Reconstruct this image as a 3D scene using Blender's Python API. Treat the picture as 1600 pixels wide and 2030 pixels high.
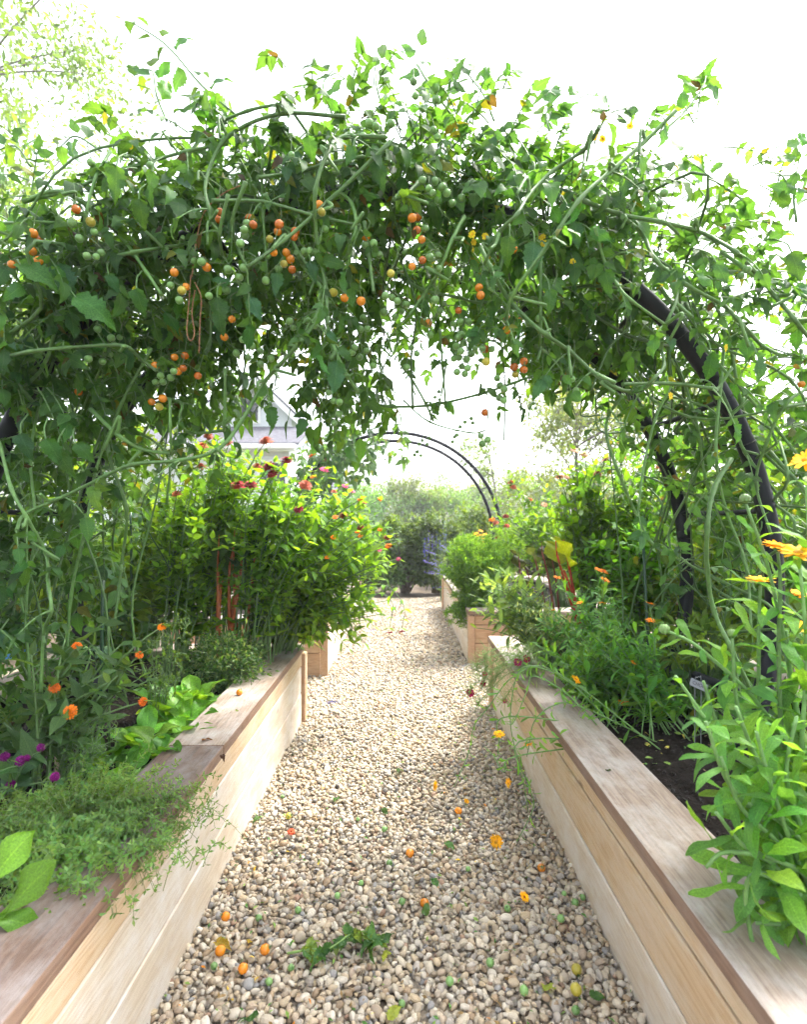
import bpy, bmesh, math, random
import numpy as np
from mathutils import Vector, Matrix

random.seed(7)
RNG = np.random.default_rng(11)
for _o in list(bpy.data.objects):
    bpy.data.objects.remove(_o)
SC = bpy.context.scene
COL = SC.collection

# ------------------------------------------------------------------ camera
F, CAMH, CX, CY = 1100.0, 1.2, 798.0, 1032.0      # focal length in photo pixels, eye height, vanishing point
cam_data = bpy.data.cameras.new('camera')
cam = bpy.data.objects.new('camera', cam_data)
COL.objects.link(cam)
cam.location = (0, 0, CAMH)
cam.rotation_euler = (math.radians(90), 0, 0)
cam_data.sensor_fit = 'VERTICAL'
cam_data.sensor_height = 36.0
cam_data.lens = 36.0 * F / 2030.0
cam_data.shift_y = (CY - 1015.0) / 2030.0
cam_data.shift_x = (800.0 - CX) / 2030.0
cam_data.clip_start = 0.02
cam_data.clip_end = 600
cam_data.dof.use_dof = True
cam_data.dof.focus_distance = 1.95
cam_data.dof.aperture_fstop = 4.0
SC.camera = cam

# ------------------------------------------------------------------ sky, sun, exposure
SUN_EL, SUN_AZ = math.radians(58), math.radians(52)      # azimuth clockwise from +Y (ahead of the camera)
world = bpy.data.worlds.new('World')
SC.world = world
world.use_nodes = True
wn, wl = world.node_tree.nodes, world.node_tree.links
bg = wn['Background']
sky = wn.new('ShaderNodeTexSky')
sky.sky_type = 'NISHITA'
sky.sun_disc = False
sky.sun_elevation = SUN_EL
sky.sun_rotation = SUN_AZ
sky.dust_density = 4.0
sky.air_density = 1.0
hs = wn.new('ShaderNodeHueSaturation')
hs.inputs['Saturation'].default_value = 0.30          # a bright, evenly overcast sky has hardly any blue
wl.new(sky.outputs[0], hs.inputs['Color'])
wl.new(hs.outputs[0], bg.inputs['Color'])
bg.inputs['Strength'].default_value = 0.15
sun_d = bpy.data.lights.new('sun', 'SUN')
sun_d.energy = 1.7
sun_d.angle = math.radians(16)
sun_d.color = (1.0, 0.95, 0.87)
sun = bpy.data.objects.new('sun', sun_d)
COL.objects.link(sun)
_sd = Vector((math.sin(SUN_AZ) * math.cos(SUN_EL), math.cos(SUN_AZ) * math.cos(SUN_EL), math.sin(SUN_EL)))
sun.rotation_euler = _sd.to_track_quat('Z', 'Y').to_euler()
VS = SC.view_settings
VS.view_transform = 'Standard'
VS.look = 'None'
VS.exposure = 2.45
VS.gamma = 1.0
VS.use_curve_mapping = False
SC.render.engine = 'CYCLES'
CY_ = SC.cycles
CY_.use_denoising = True
CY_.max_bounces = 5
CY_.diffuse_bounces = 3
CY_.glossy_bounces = 2
CY_.transmission_bounces = 4
CY_.transparent_max_bounces = 4
CY_.caustics_reflective = False
CY_.caustics_refractive = False
CY_.use_adaptive_sampling = True
CY_.adaptive_threshold = 0.04


def at(px, py, d):
    return np.array([(px - CX) * d / F, d, CAMH - (py - CY) * d / F])


def proj(p):
    return CX + p[0] * F / p[1], CY - (p[2] - CAMH) * F / p[1]


def ground_at(px, py, z=0.0):
    d = F * (CAMH - z) / (py - CY)
    return np.array([(px - CX) * d / F, d, z])


# ------------------------------------------------------------------ materials
MATS = {}


def new_mat(name):
    m = bpy.data.materials.new(name)
    m.use_nodes = True
    nt = m.node_tree
    return m, nt.nodes, nt.links, nt.nodes['Principled BSDF']


def N(nodes, typ, **kw):
    n = nodes.new(typ)
    for k, v in kw.items():
        setattr(n, k, v)
    return n


def simple_mat(name, col, rough=0.6, spec=0.3, noise=0.0, nscale=40, bump=0.0, rand=0.0, coat=0.0):
    m, nd, ln, bs = new_mat(name)
    bs.inputs['Roughness'].default_value = rough
    bs.inputs['Specular IOR Level'].default_value = spec
    bs.inputs['Coat Weight'].default_value = coat
    rgb = N(nd, 'ShaderNodeRGB')
    rgb.outputs[0].default_value = (*col, 1)
    out = rgb.outputs[0]
    if noise or bump:
        tc = N(nd, 'ShaderNodeTexCoord')
        nz = N(nd, 'ShaderNodeTexNoise')
        nz.inputs['Scale'].default_value = nscale
        nz.inputs['Detail'].default_value = 4
        ln.new(tc.outputs['Object'], nz.inputs['Vector'])
    if noise:
        mr = N(nd, 'ShaderNodeMapRange')
        mr.inputs['From Min'].default_value = 0.3
        mr.inputs['From Max'].default_value = 0.7
        mr.inputs['To Min'].default_value = 1 - noise
        mr.inputs['To Max'].default_value = 1 + noise
        ln.new(nz.outputs[0], mr.inputs['Value'])
        h = N(nd, 'ShaderNodeHueSaturation')
        ln.new(out, h.inputs['Color'])
        ln.new(mr.outputs[0], h.inputs['Value'])
        out = h.outputs[0]
    if rand:
        oi = N(nd, 'ShaderNodeObjectInfo')
        mr2 = N(nd, 'ShaderNodeMapRange')
        mr2.inputs['To Min'].default_value = 1 - rand
        mr2.inputs['To Max'].default_value = 1 + rand
        ln.new(oi.outputs['Random'], mr2.inputs['Value'])
        h2 = N(nd, 'ShaderNodeHueSaturation')
        ln.new(out, h2.inputs['Color'])
        ln.new(mr2.outputs[0], h2.inputs['Value'])
        out = h2.outputs[0]
    if bump:
        b = N(nd, 'ShaderNodeBump')
        b.inputs['Strength'].default_value = bump
        b.inputs['Distance'].default_value = 0.01
        ln.new(nz.outputs[0], b.inputs['Height'])
        ln.new(b.outputs[0], bs.inputs['Normal'])
    ln.new(out, bs.inputs['Base Color'])
    MATS[name] = m
    return m


def leaf_mat(name, rough=0.5, spec=0.28, trans=0.52, tcol=(2.6, 2.05, 0.52), veins=True, bump=0.25):
    m, nd, ln, bs = new_mat(name)
    at_ = N(nd, 'ShaderNodeAttribute', attribute_name='Col')
    oi = N(nd, 'ShaderNodeObjectInfo')
    h = N(nd, 'ShaderNodeHueSaturation')
    mr = N(nd, 'ShaderNodeMapRange')
    mr.inputs['To Min'].default_value = 0.72
    mr.inputs['To Max'].default_value = 1.28
    ln.new(oi.outputs['Random'], mr.inputs['Value'])
    mh = N(nd, 'ShaderNodeMath', operation='MULTIPLY')
    mh.inputs[1].default_value = 7.31
    fr = N(nd, 'ShaderNodeMath', operation='FRACT')
    ln.new(oi.outputs['Random'], mh.inputs[0])
    ln.new(mh.outputs[0], fr.inputs[0])
    mr2 = N(nd, 'ShaderNodeMapRange')
    mr2.inputs['To Min'].default_value = 0.485
    mr2.inputs['To Max'].default_value = 0.512
    ln.new(fr.outputs[0], mr2.inputs['Value'])
    ln.new(mr2.outputs[0], h.inputs['Hue'])
    ln.new(mr.outputs[0], h.inputs['Value'])
    ln.new(at_.outputs['Color'], h.inputs['Color'])
    col = h.outputs[0]
    tc = N(nd, 'ShaderNodeTexCoord')
    nz = N(nd, 'ShaderNodeTexNoise')
    nz.inputs['Scale'].default_value = 35 if veins else 4
    nz.inputs['Detail'].default_value = 1 if veins else 0
    ln.new(tc.outputs['Object'], nz.inputs['Vector'])
    mrn = N(nd, 'ShaderNodeMapRange')
    mrn.inputs['From Min'].default_value = 0.3
    mrn.inputs['From Max'].default_value = 0.7
    mrn.inputs['To Min'].default_value = 0.8
    mrn.inputs['To Max'].default_value = 1.2
    ln.new(nz.outputs[0], mrn.inputs['Value'])
    h2 = N(nd, 'ShaderNodeHueSaturation')
    ln.new(col, h2.inputs['Color'])
    ln.new(mrn.outputs[0], h2.inputs['Value'])
    col = h2.outputs[0]
    if veins:
        uv = N(nd, 'ShaderNodeUVMap')
        uv.uv_map = 'UVMap'
        sp = N(nd, 'ShaderNodeSeparateXYZ')
        ln.new(uv.outputs[0], sp.inputs[0])
        s1 = N(nd, 'ShaderNodeMath', operation='SUBTRACT')
        s1.inputs[1].default_value = 0.5
        ln.new(sp.outputs['X'], s1.inputs[0])
        ab = N(nd, 'ShaderNodeMath', operation='ABSOLUTE')
        ln.new(s1.outputs[0], ab.inputs[0])
        mid = N(nd, 'ShaderNodeMapRange')
        mid.inputs['From Min'].default_value = 0.015
        mid.inputs['From Max'].default_value = 0.04
        mid.inputs['To Min'].default_value = 1
        mid.inputs['To Max'].default_value = 0
        ln.new(ab.outputs[0], mid.inputs['Value'])
        m1 = N(nd, 'ShaderNodeMath', operation='MULTIPLY')
        m1.inputs[1].default_value = -5.0
        ln.new(ab.outputs[0], m1.inputs[0])
        m2 = N(nd, 'ShaderNodeMath', operation='MULTIPLY_ADD')
        m2.inputs[1].default_value = 7.0
        ln.new(sp.outputs['Y'], m2.inputs[0])
        ln.new(m1.outputs[0], m2.inputs[2])
        f2 = N(nd, 'ShaderNodeMath', operation='FRACT')
        ln.new(m2.outputs[0], f2.inputs[0])
        sd = N(nd, 'ShaderNodeMapRange')
        sd.inputs['From Min'].default_value = 0.0
        sd.inputs['From Max'].default_value = 0.16
        sd.inputs['To Min'].default_value = 0.7
        sd.inputs['To Max'].default_value = 0
        ln.new(f2.outputs[0], sd.inputs['Value'])
        mx = N(nd, 'ShaderNodeMath', operation='MAXIMUM')
        ln.new(mid.outputs[0], mx.inputs[0])
        ln.new(sd.outputs[0], mx.inputs[1])
        mixc = N(nd, 'ShaderNodeMixRGB', blend_type='MIX')
        sc = N(nd, 'ShaderNodeMath', operation='MULTIPLY')
        sc.inputs[1].default_value = 0.35
        ln.new(mx.outputs[0], sc.inputs[0])
        ln.new(sc.outputs[0], mixc.inputs[0])
        ln.new(col, mixc.inputs[1])
        br = N(nd, 'ShaderNodeMixRGB', blend_type='MULTIPLY')
        br.inputs[0].default_value = 1
        br.inputs[2].default_value = (2.0, 1.7, 1.8, 1)
        ln.new(col, br.inputs[1])
        ln.new(br.outputs[0], mixc.inputs[2])
        col = mixc.outputs[0]
        if bump:
            b = N(nd, 'ShaderNodeBump', invert=True)
            b.inputs['Strength'].default_value = bump
            b.inputs['Distance'].default_value = 0.003
            ln.new(mx.outputs[0], b.inputs['Height'])
            ln.new(b.outputs[0], bs.inputs['Normal'])
    ln.new(col, bs.inputs['Base Color'])
    bs.inputs['Roughness'].default_value = rough
    bs.inputs['Specular IOR Level'].default_value = spec
    tb = N(nd, 'ShaderNodeBsdfTranslucent')
    tm = N(nd, 'ShaderNodeMixRGB', blend_type='MULTIPLY')
    tm.inputs[0].default_value = 1
    tm.inputs[2].default_value = (*tcol, 1)
    ln.new(col, tm.inputs[1])
    ln.new(tm.outputs[0], tb.inputs['Color'])
    ms = N(nd, 'ShaderNodeMixShader')
    ms.inputs[0].default_value = trans
    ln.new(bs.outputs[0], ms.inputs[1])
    ln.new(tb.outputs[0], ms.inputs[2])
    ln.new(ms.outputs[0], nd['Material Output'].inputs[0])
    MATS[name] = m
    return m


def attr_mat(name, rough=0.7, spec=0.3, noise=0.25, nscale=120, bump=0.1, trans=0.0, rand=0.15):
    m, nd, ln, bs = new_mat(name)
    at_ = N(nd, 'ShaderNodeAttribute', attribute_name='Col')
    tc = N(nd, 'ShaderNodeTexCoord')
    nz = N(nd, 'ShaderNodeTexNoise')
    nz.inputs['Scale'].default_value = nscale
    nz.inputs['Detail'].default_value = 2
    ln.new(tc.outputs['Object'], nz.inputs['Vector'])
    mr = N(nd, 'ShaderNodeMapRange')
    mr.inputs['From Min'].default_value = 0.3
    mr.inputs['From Max'].default_value = 0.7
    mr.inputs['To Min'].default_value = 1 - noise
    mr.inputs['To Max'].default_value = 1 + noise
    ln.new(nz.outputs[0], mr.inputs['Value'])
    oi = N(nd, 'ShaderNodeObjectInfo')
    mr2 = N(nd, 'ShaderNodeMapRange')
    mr2.inputs['To Min'].default_value = 1 - rand
    mr2.inputs['To Max'].default_value = 1 + rand
    ln.new(oi.outputs['Random'], mr2.inputs['Value'])
    mm = N(nd, 'ShaderNodeMath', operation='MULTIPLY')
    ln.new(mr.outputs[0], mm.inputs[0])
    ln.new(mr2.outputs[0], mm.inputs[1])
    h = N(nd, 'ShaderNodeHueSaturation')
    ln.new(at_.outputs['Color'], h.inputs['Color'])
    ln.new(mm.outputs[0], h.inputs['Value'])
    ln.new(h.outputs[0], bs.inputs['Base Color'])
    bs.inputs['Roughness'].default_value = rough
    bs.inputs['Specular IOR Level'].default_value = spec
    if bump:
        b = N(nd, 'ShaderNodeBump')
        b.inputs['Strength'].default_value = bump
        b.inputs['Distance'].default_value = 0.002
        ln.new(nz.outputs[0], b.inputs['Height'])
        ln.new(b.outputs[0], bs.inputs['Normal'])
    if trans:
        tb = N(nd, 'ShaderNodeBsdfTranslucent')
        ln.new(h.outputs[0], tb.inputs['Color'])
        ms = N(nd, 'ShaderNodeMixShader')
        ms.inputs[0].default_value = trans
        ln.new(bs.outputs[0], ms.inputs[1])
        ln.new(tb.outputs[0], ms.inputs[2])
        ln.new(ms.outputs[0], nd['Material Output'].inputs[0])
    MATS[name] = m
    return m


def wood_mat(name, c_light, c_dark, c_stain, stain=0.4, grain=1.0, rough=0.65, knots=True, fibre=210, fw=0.42):
    """long axis of the board is local Y"""
    m, nd, ln, bs = new_mat(name)
    tc = N(nd, 'ShaderNodeTexCoord')
    oi = N(nd, 'ShaderNodeObjectInfo')
    off = N(nd, 'ShaderNodeMath', operation='MULTIPLY')
    off.inputs[1].default_value = 37.0
    ln.new(oi.outputs['Random'], off.inputs[0])
    add = N(nd, 'ShaderNodeVectorMath', operation='ADD')
    ln.new(tc.outputs['Object'], add.inputs[0])
    ln.new(off.outputs[0], add.inputs[1])
    mp = N(nd, 'ShaderNodeMapping')
    mp.inputs['Scale'].default_value = (1.0, 0.10, 1.0)
    ln.new(add.outputs[0], mp.inputs['Vector'])
    # broad growth figure
    n1 = N(nd, 'ShaderNodeTexNoise')
    n1.inputs['Scale'].default_value = 9
    n1.inputs['Detail'].default_value = 3
    ln.new(mp.outputs[0], n1.inputs['Vector'])
    ml = N(nd, 'ShaderNodeMath', operation='MULTIPLY')
    ml.inputs[1].default_value = 16.0 * grain
    ln.new(n1.outputs[0], ml.inputs[0])
    si = N(nd, 'ShaderNodeMath', operation='SINE')
    ml2 = N(nd, 'ShaderNodeMath', operation='MULTIPLY')
    ml2.inputs[1].default_value = 6.283
    ln.new(ml.outputs[0], ml2.inputs[0])
    ln.new(ml2.outputs[0], si.inputs[0])
    # fine fibre
    mp2 = N(nd, 'ShaderNodeMapping')
    mp2.inputs['Scale'].default_value = (1.0, 0.022, 1.0)
    ln.new(add.outputs[0], mp2.inputs['Vector'])
    n2 = N(nd, 'ShaderNodeTexNoise')
    n2.inputs['Scale'].default_value = fibre
    n2.inputs['Detail'].default_value = 3
    ln.new(mp2.outputs[0], n2.inputs['Vector'])
    sh = N(nd, 'ShaderNodeMapRange')                         # crisp fibres
    sh.inputs['From Min'].default_value = 0.36
    sh.inputs['From Max'].default_value = 0.64
    ln.new(n2.outputs[0], sh.inputs['Value'])
    gm = N(nd, 'ShaderNodeMapRange')
    gm.inputs['From Min'].default_value = -1.0
    gm.inputs['From Max'].default_value = 1.0
    gm.inputs['To Min'].default_value = 0.0
    gm.inputs['To Max'].default_value = 0.45
    ln.new(si.outputs[0], gm.inputs['Value'])
    gm2 = N(nd, 'ShaderNodeMath', operation='MULTIPLY_ADD')
    gm2.inputs[1].default_value = fw
    ln.new(sh.outputs[0], gm2.inputs[0])
    ln.new(gm.outputs[0], gm2.inputs[2])
    sb = N(nd, 'ShaderNodeMath', operation='SUBTRACT')
    sb.inputs[1].default_value = 0.22
    sb.use_clamp = True
    ln.new(gm2.outputs[0], sb.inputs[0])
    mix = N(nd, 'ShaderNodeMixRGB')
    mix.inputs[1].default_value = (*c_light, 1)
    mix.inputs[2].default_value = (*c_dark, 1)
    ln.new(sb.outputs[0], mix.inputs[0])
    # weather stains, blotchy
    n3 = N(nd, 'ShaderNodeTexNoise')
    n3.inputs['Scale'].default_value = 6.5
    n3.inputs['Detail'].default_value = 6
    n3.inputs['Roughness'].default_value = 0.72
    mp3 = N(nd, 'ShaderNodeMapping')
    mp3.inputs['Scale'].default_value = (1.5, 0.75, 1.5)
    ln.new(add.outputs[0], mp3.inputs['Vector'])
    ln.new(mp3.outputs[0], n3.inputs['Vector'])
    r3 = N(nd, 'ShaderNodeMapRange')
    r3.inputs['From Min'].default_value = 0.42
    r3.inputs['From Max'].default_value = 0.68
    r3.inputs['To Min'].default_value = 0.0
    r3.inputs['To Max'].default_value = stain
    ln.new(n3.outputs[0], r3.inputs['Value'])
    mix2 = N(nd, 'ShaderNodeMixRGB')
    mix2.inputs[2].default_value = (*c_stain, 1)
    ln.new(r3.outputs[0], mix2.inputs[0])
    ln.new(mix.outputs[0], mix2.inputs[1])
    col = mix2.outputs[0]
    if knots:
        vo = N(nd, 'ShaderNodeTexVoronoi')
        vo.inputs['Scale'].default_value = 5.0
        mp4 = N(nd, 'ShaderNodeMapping')
        mp4.inputs['Scale'].default_value = (1.0, 0.42, 1.0)
        ln.new(add.outputs[0], mp4.inputs['Vector'])
        ln.new(mp4.outputs[0], vo.inputs['Vector'])
        kr = N(nd, 'ShaderNodeMapRange')
        kr.inputs['From Min'].default_value = 0.03
        kr.inputs['From Max'].default_value = 0.075
        kr.inputs['To Min'].default_value = 0.75
        kr.inputs['To Max'].default_value = 0.0
        ln.new(vo.outputs['Distance'], kr.inputs['Value'])
        mix3 = N(nd, 'ShaderNodeMixRGB')
        mix3.inputs[2].default_value = (c_dark[0] * 0.35, c_dark[1] * 0.3, c_dark[2] * 0.28, 1)
        ln.new(kr.outputs[0], mix3.inputs[0])
        ln.new(col, mix3.inputs[1])
        col = mix3.outputs[0]
    ln.new(col, bs.inputs['Base Color'])
    bs.inputs['Roughness'].default_value = rough
    bs.inputs['Specular IOR Level'].default_value = 0.25
    b = N(nd, 'ShaderNodeBump')
    b.inputs['Strength'].default_value = 0.35
    b.inputs['Distance'].default_value = 0.002
    ln.new(gm2.outputs[0], b.inputs['Height'])
    ln.new(b.outputs[0], bs.inputs['Normal'])
    MATS[name] = m
    return m


leaf_mat('leaf')
leaf_mat('leaf_glossy', rough=0.42, spec=0.3, trans=0.40)
leaf_mat('leaf_far', veins=False, trans=0.42)
leaf_mat('petal', rough=0.6, spec=0.15, trans=0.3, tcol=(1.2, 1.1, 1.0), veins=False)
attr_mat('stem', rough=0.5, spec=0.35, noise=0.2, nscale=60, bump=0.0, rand=0.2)
attr_mat('pebble', rough=0.62, spec=0.3, noise=0.16, nscale=160, bump=0.12, rand=0.12)
attr_mat('bark', rough=0.9, spec=0.1, noise=0.35, nscale=25, bump=0.6)
attr_mat('litter', rough=0.7, spec=0.2, noise=0.3, nscale=80, bump=0.1)
wood_mat('wood_pale', (0.52, 0.38, 0.24), (0.37, 0.235, 0.12), (0.55, 0.47, 0.37), stain=0.75)
wood_mat('wood_white', (0.57, 0.485, 0.38), (0.43, 0.33, 0.235), (0.63, 0.60, 0.565), stain=0.9)
wood_mat('wood_red', (0.45, 0.28, 0.17), (0.26, 0.13, 0.065), (0.45, 0.35, 0.26), stain=0.5, grain=1.4)
wood_mat('wood_cap_brown', (0.14, 0.092, 0.068), (0.07, 0.046, 0.036), (0.235, 0.215, 0.21), stain=0.85, rough=0.6, fibre=170, fw=0.62)
wood_mat('wood_cap', (0.29, 0.225, 0.18), (0.155, 0.11, 0.085), (0.42, 0.39, 0.37), stain=0.8, rough=0.6, fibre=170, fw=0.6)
wood_mat('wood_cap_edge', (0.22, 0.135, 0.09), (0.11, 0.06, 0.04), (0.26, 0.20, 0.165), stain=0.6, fibre=170, fw=0.5)  # browner board sides; their shade away from the light is put in the colour
simple_mat('pipe', (0.007, 0.008, 0.014), rough=0.5, spec=0.25, noise=0.25, nscale=30)
simple_mat('stake_green', (0.012, 0.055, 0.022), rough=0.35, spec=0.5)
simple_mat('wire', (0.02, 0.02, 0.022), rough=0.5)
simple_mat('twine', (0.28, 0.15, 0.08), rough=0.9, noise=0.4, nscale=200)
simple_mat('tag_metal', (0.17, 0.185, 0.20), rough=0.45, spec=0.4)
simple_mat('ink', (0.03, 0.03, 0.035), rough=0.6)
simple_mat('earth', (0.10, 0.075, 0.05), rough=0.95, noise=0.4, nscale=3, bump=0.3)
simple_mat('soil', (0.012, 0.0085, 0.0065), rough=0.95, spec=0.15, noise=0.6, nscale=90, bump=0.9)
simple_mat('lawn', (0.06, 0.11, 0.03), rough=0.9, noise=0.4, nscale=2)
simple_mat('siding', (0.70, 0.73, 0.77), rough=0.6, noise=0.04, nscale=4)
simple_mat('trim', (0.82, 0.82, 0.82), rough=0.5)
simple_mat('shingle', (0.10, 0.10, 0.12), rough=0.9, noise=0.4, nscale=14, bump=0.4)
simple_mat('glass_dark', (0.02, 0.025, 0.03), rough=0.08, spec=0.6)
simple_mat('blue_plastic', (0.10, 0.34, 0.72), rough=0.4, spec=0.4)
simple_mat('tomato_green', (0.17, 0.32, 0.10), rough=0.28, spec=0.45, noise=0.12, nscale=60, rand=0.25)
simple_mat('tomato_turning', (0.42, 0.36, 0.05), rough=0.28, spec=0.45, noise=0.15, nscale=50, rand=0.2)
simple_mat('tomato_orange', (0.66, 0.22, 0.014), rough=0.25, spec=0.5, noise=0.12, nscale=40, rand=0.15)
simple_mat('tomato_red', (0.48, 0.125, 0.014), rough=0.25, spec=0.5, noise=0.12, nscale=40, rand=0.15)
simple_mat('path_bed', (0.30, 0.25, 0.19), rough=0.95, noise=0.5, nscale=60, bump=0.6)


# ------------------------------------------------------------------ mesh building
class MB:
    def __init__(self):
        self.V, self.C, self.U, self.Fa, self.S, self.n = [], [], [], [], [], 0

    def add(self, V, faces, col=(1, 1, 1), uv=None, smooth=True):
        V = np.asarray(V, float).reshape(-1, 3)
        n = len(V)
        c = np.asarray(col, float)
        if c.ndim == 1:
            c = np.tile(c[None, :3], (n, 1))
        if uv is None:
            uv = np.full((n, 2), 0.25)
        self.V.append(V)
        self.C.append(c)
        self.U.append(np.asarray(uv, float))
        for f in (faces if isinstance(faces, (list, tuple)) else [faces]):
            f = np.asarray(f, np.int64)
            if len(f):
                self.Fa.append(f + self.n)
                self.S.append(np.full(len(f), smooth))
        self.n += n

    def add_many(self, tpl, P, X, Y, Z, S, cols, smooth=True):
        V0, F0, U0 = tpl
        P = np.asarray(P, float)
        n, k = len(P), len(V0)
        if n == 0:
            return
        S = np.asarray(S, float).reshape(-1, 1, 1)
        W = P[:, None, :] + S * (V0[None, :, 0:1] * X[:, None, :] + V0[None, :, 1:2] * Y[:, None, :] + V0[None, :, 2:3] * Z[:, None, :])
        idx = (np.arange(n) * k)[:, None, None]
        fs = [(np.asarray(f)[None] + idx).reshape(-1, np.asarray(f).shape[1]) for f in F0]
        self.add(W.reshape(-1, 3), fs, np.repeat(np.asarray(cols, float), k, axis=0), np.tile(U0, (n, 1)), smooth)

    def mesh(self, name, mat, origin=(0, 0, 0)):
        me = bpy.data.meshes.new(name)
        V = np.concatenate(self.V) - np.asarray(origin, float)
        C = np.concatenate(self.C)
        U = np.concatenate(self.U)
        loops = np.concatenate([f.ravel() for f in self.Fa])
        tot = np.concatenate([np.full(len(f), f.shape[1]) for f in self.Fa])
        start = np.concatenate([[0], np.cumsum(tot)[:-1]])
        sm = np.concatenate(self.S)
        me.vertices.add(len(V))
        me.vertices.foreach_set('co', V.astype(np.float32).ravel())
        me.loops.add(len(loops))
        me.loops.foreach_set('vertex_index', loops.astype(np.int32))
        me.polygons.add(len(tot))
        me.polygons.foreach_set('loop_start', start.astype(np.int32))
        me.polygons.foreach_set('loop_total', tot.astype(np.int32))
        me.polygons.foreach_set('use_smooth', sm.astype(bool))
        ul = me.uv_layers.new(name='UVMap')
        ul.data.foreach_set('uv', U[loops].astype(np.float32).ravel())
        ca = me.attributes.new('Col', 'FLOAT_COLOR', 'POINT')
        ca.data.foreach_set('color', np.concatenate([C, np.ones((len(C), 1))], 1).astype(np.float32).ravel())
        me.update(calc_edges=True)
        me.materials.append(MATS[mat] if isinstance(mat, str) else mat)
        return me

    def build(self, name, mat, parent=None, origin=None):
        """one mesh object; parented things sit relative to the parent's location"""
        if not self.V:
            return None
        po = np.array(parent_loc(parent)) if parent is not None else np.zeros(3)
        o0 = np.asarray(origin, float) if origin is not None else (po if parent is not None else np.zeros(3))
        ob = bpy.data.objects.new(name, self.mesh(name, mat, o0))
        COL.objects.link(ob)
        if parent is not None:
            ob.parent = parent
        ob.location = o0 - po
        return ob


def parent_loc(o):
    v = Vector((0, 0, 0))
    while o is not None:
        v = v + o.location
        o = o.parent
    return v


def tag(o, label=None, cat=None, group=None, kind=None):
    if label:
        o['label'] = label
    if cat:
        o['category'] = cat
    if group:
        o['group'] = group
    if kind:
        o['kind'] = kind
    return o


def empty(name, loc, label=None, cat=None, group=None):
    o = bpy.data.objects.new(name, None)
    o.empty_display_size = 0.1
    COL.objects.link(o)
    o.location = loc
    return tag(o, label, cat, group)


def smooth_path(P, n=None, per=5):
    P = np.asarray(P, float)
    if len(P) < 3:
        k = n or per
        t = np.linspace(0, 1, k + 1)[:, None]
        return P[0] * (1 - t) + P[-1] * t
    Q = np.vstack([2 * P[0] - P[1], P, 2 * P[-1] - P[-2]])
    out = []
    for i in range(1, len(Q) - 2):
        t = np.linspace(0, 1, per, endpoint=False)[:, None]
        p0, p1, p2, p3 = Q[i - 1], Q[i], Q[i + 1], Q[i + 2]
        out.append(0.5 * ((2 * p1) + (-p0 + p2) * t + (2 * p0 - 5 * p1 + 4 * p2 - p3) * t ** 2 + (-p0 + 3 * p1 - 3 * p2 + p3) * t ** 3))
    out.append(P[-1:])
    return np.concatenate(out)


def tube(mb, P, r, sides=6, col=(1, 1, 1), cap=True, nodes=0.0):
    P = np.asarray(P, float)
    n = len(P)
    r = np.asarray(r, float)
    if r.ndim == 0:
        r = np.full(n, float(r))
    elif len(r) != n:
        r = np.interp(np.linspace(0, 1, n), np.linspace(0, 1, len(r)), r)
    T = np.gradient(P, axis=0)
    T /= np.linalg.norm(T, axis=1, keepdims=True) + 1e-12
    a = np.array([0.3, 0.2, 1.0]) if abs(T[0][2]) < 0.9 else np.array([1.0, 0.2, 0.1])
    U = np.zeros_like(P)
    u = a - T[0] * (a @ T[0])
    u /= np.linalg.norm(u)
    for i in range(n):
        u = u - T[i] * (u @ T[i])
        u /= np.linalg.norm(u) + 1e-12
        U[i] = u
    W = np.cross(T, U)
    th = np.linspace(0, 2 * math.pi, sides, endpoint=False)
    V = P[:, None, :] + r[:, None, None] * (np.cos(th)[None, :, None] * U[:, None, :] + np.sin(th)[None, :, None] * W[:, None, :])
    V = V.reshape(-1, 3)
    i = np.arange(n - 1)[:, None] * sides
    j = np.arange(sides)[None, :]
    k = (j + 1) % sides
    fq = np.stack([i + j, i + k, i + sides + k, i + sides + j], -1).reshape(-1, 4)
    fs = [fq]
    c = np.asarray(col, float)
    if c.ndim == 2:
        cc = np.stack([np.interp(np.linspace(0, 1, n), np.linspace(0, 1, len(c)), c[:, q]) for q in range(3)], 1)
        c = np.repeat(cc, sides, axis=0)
    mb.add(V, fs, c)
    if cap:
        for e, rev in ((0, True), (n - 1, False)):
            f = e * sides + np.arange(sides)
            if rev:
                f = f[::-1]
            mb.Fa.append(f[None, :] + mb.n - n * sides)
            mb.S.append(np.array([False]))


def unit(v):
    v = np.asarray(v, float)
    return v / (np.linalg.norm(v, axis=-1, keepdims=True) + 1e-12)


def frames(D, Nn):
    Y = unit(D)
    X = unit(np.cross(Y, Nn))
    Z = np.cross(X, Y)
    return X, Y, Z


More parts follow.
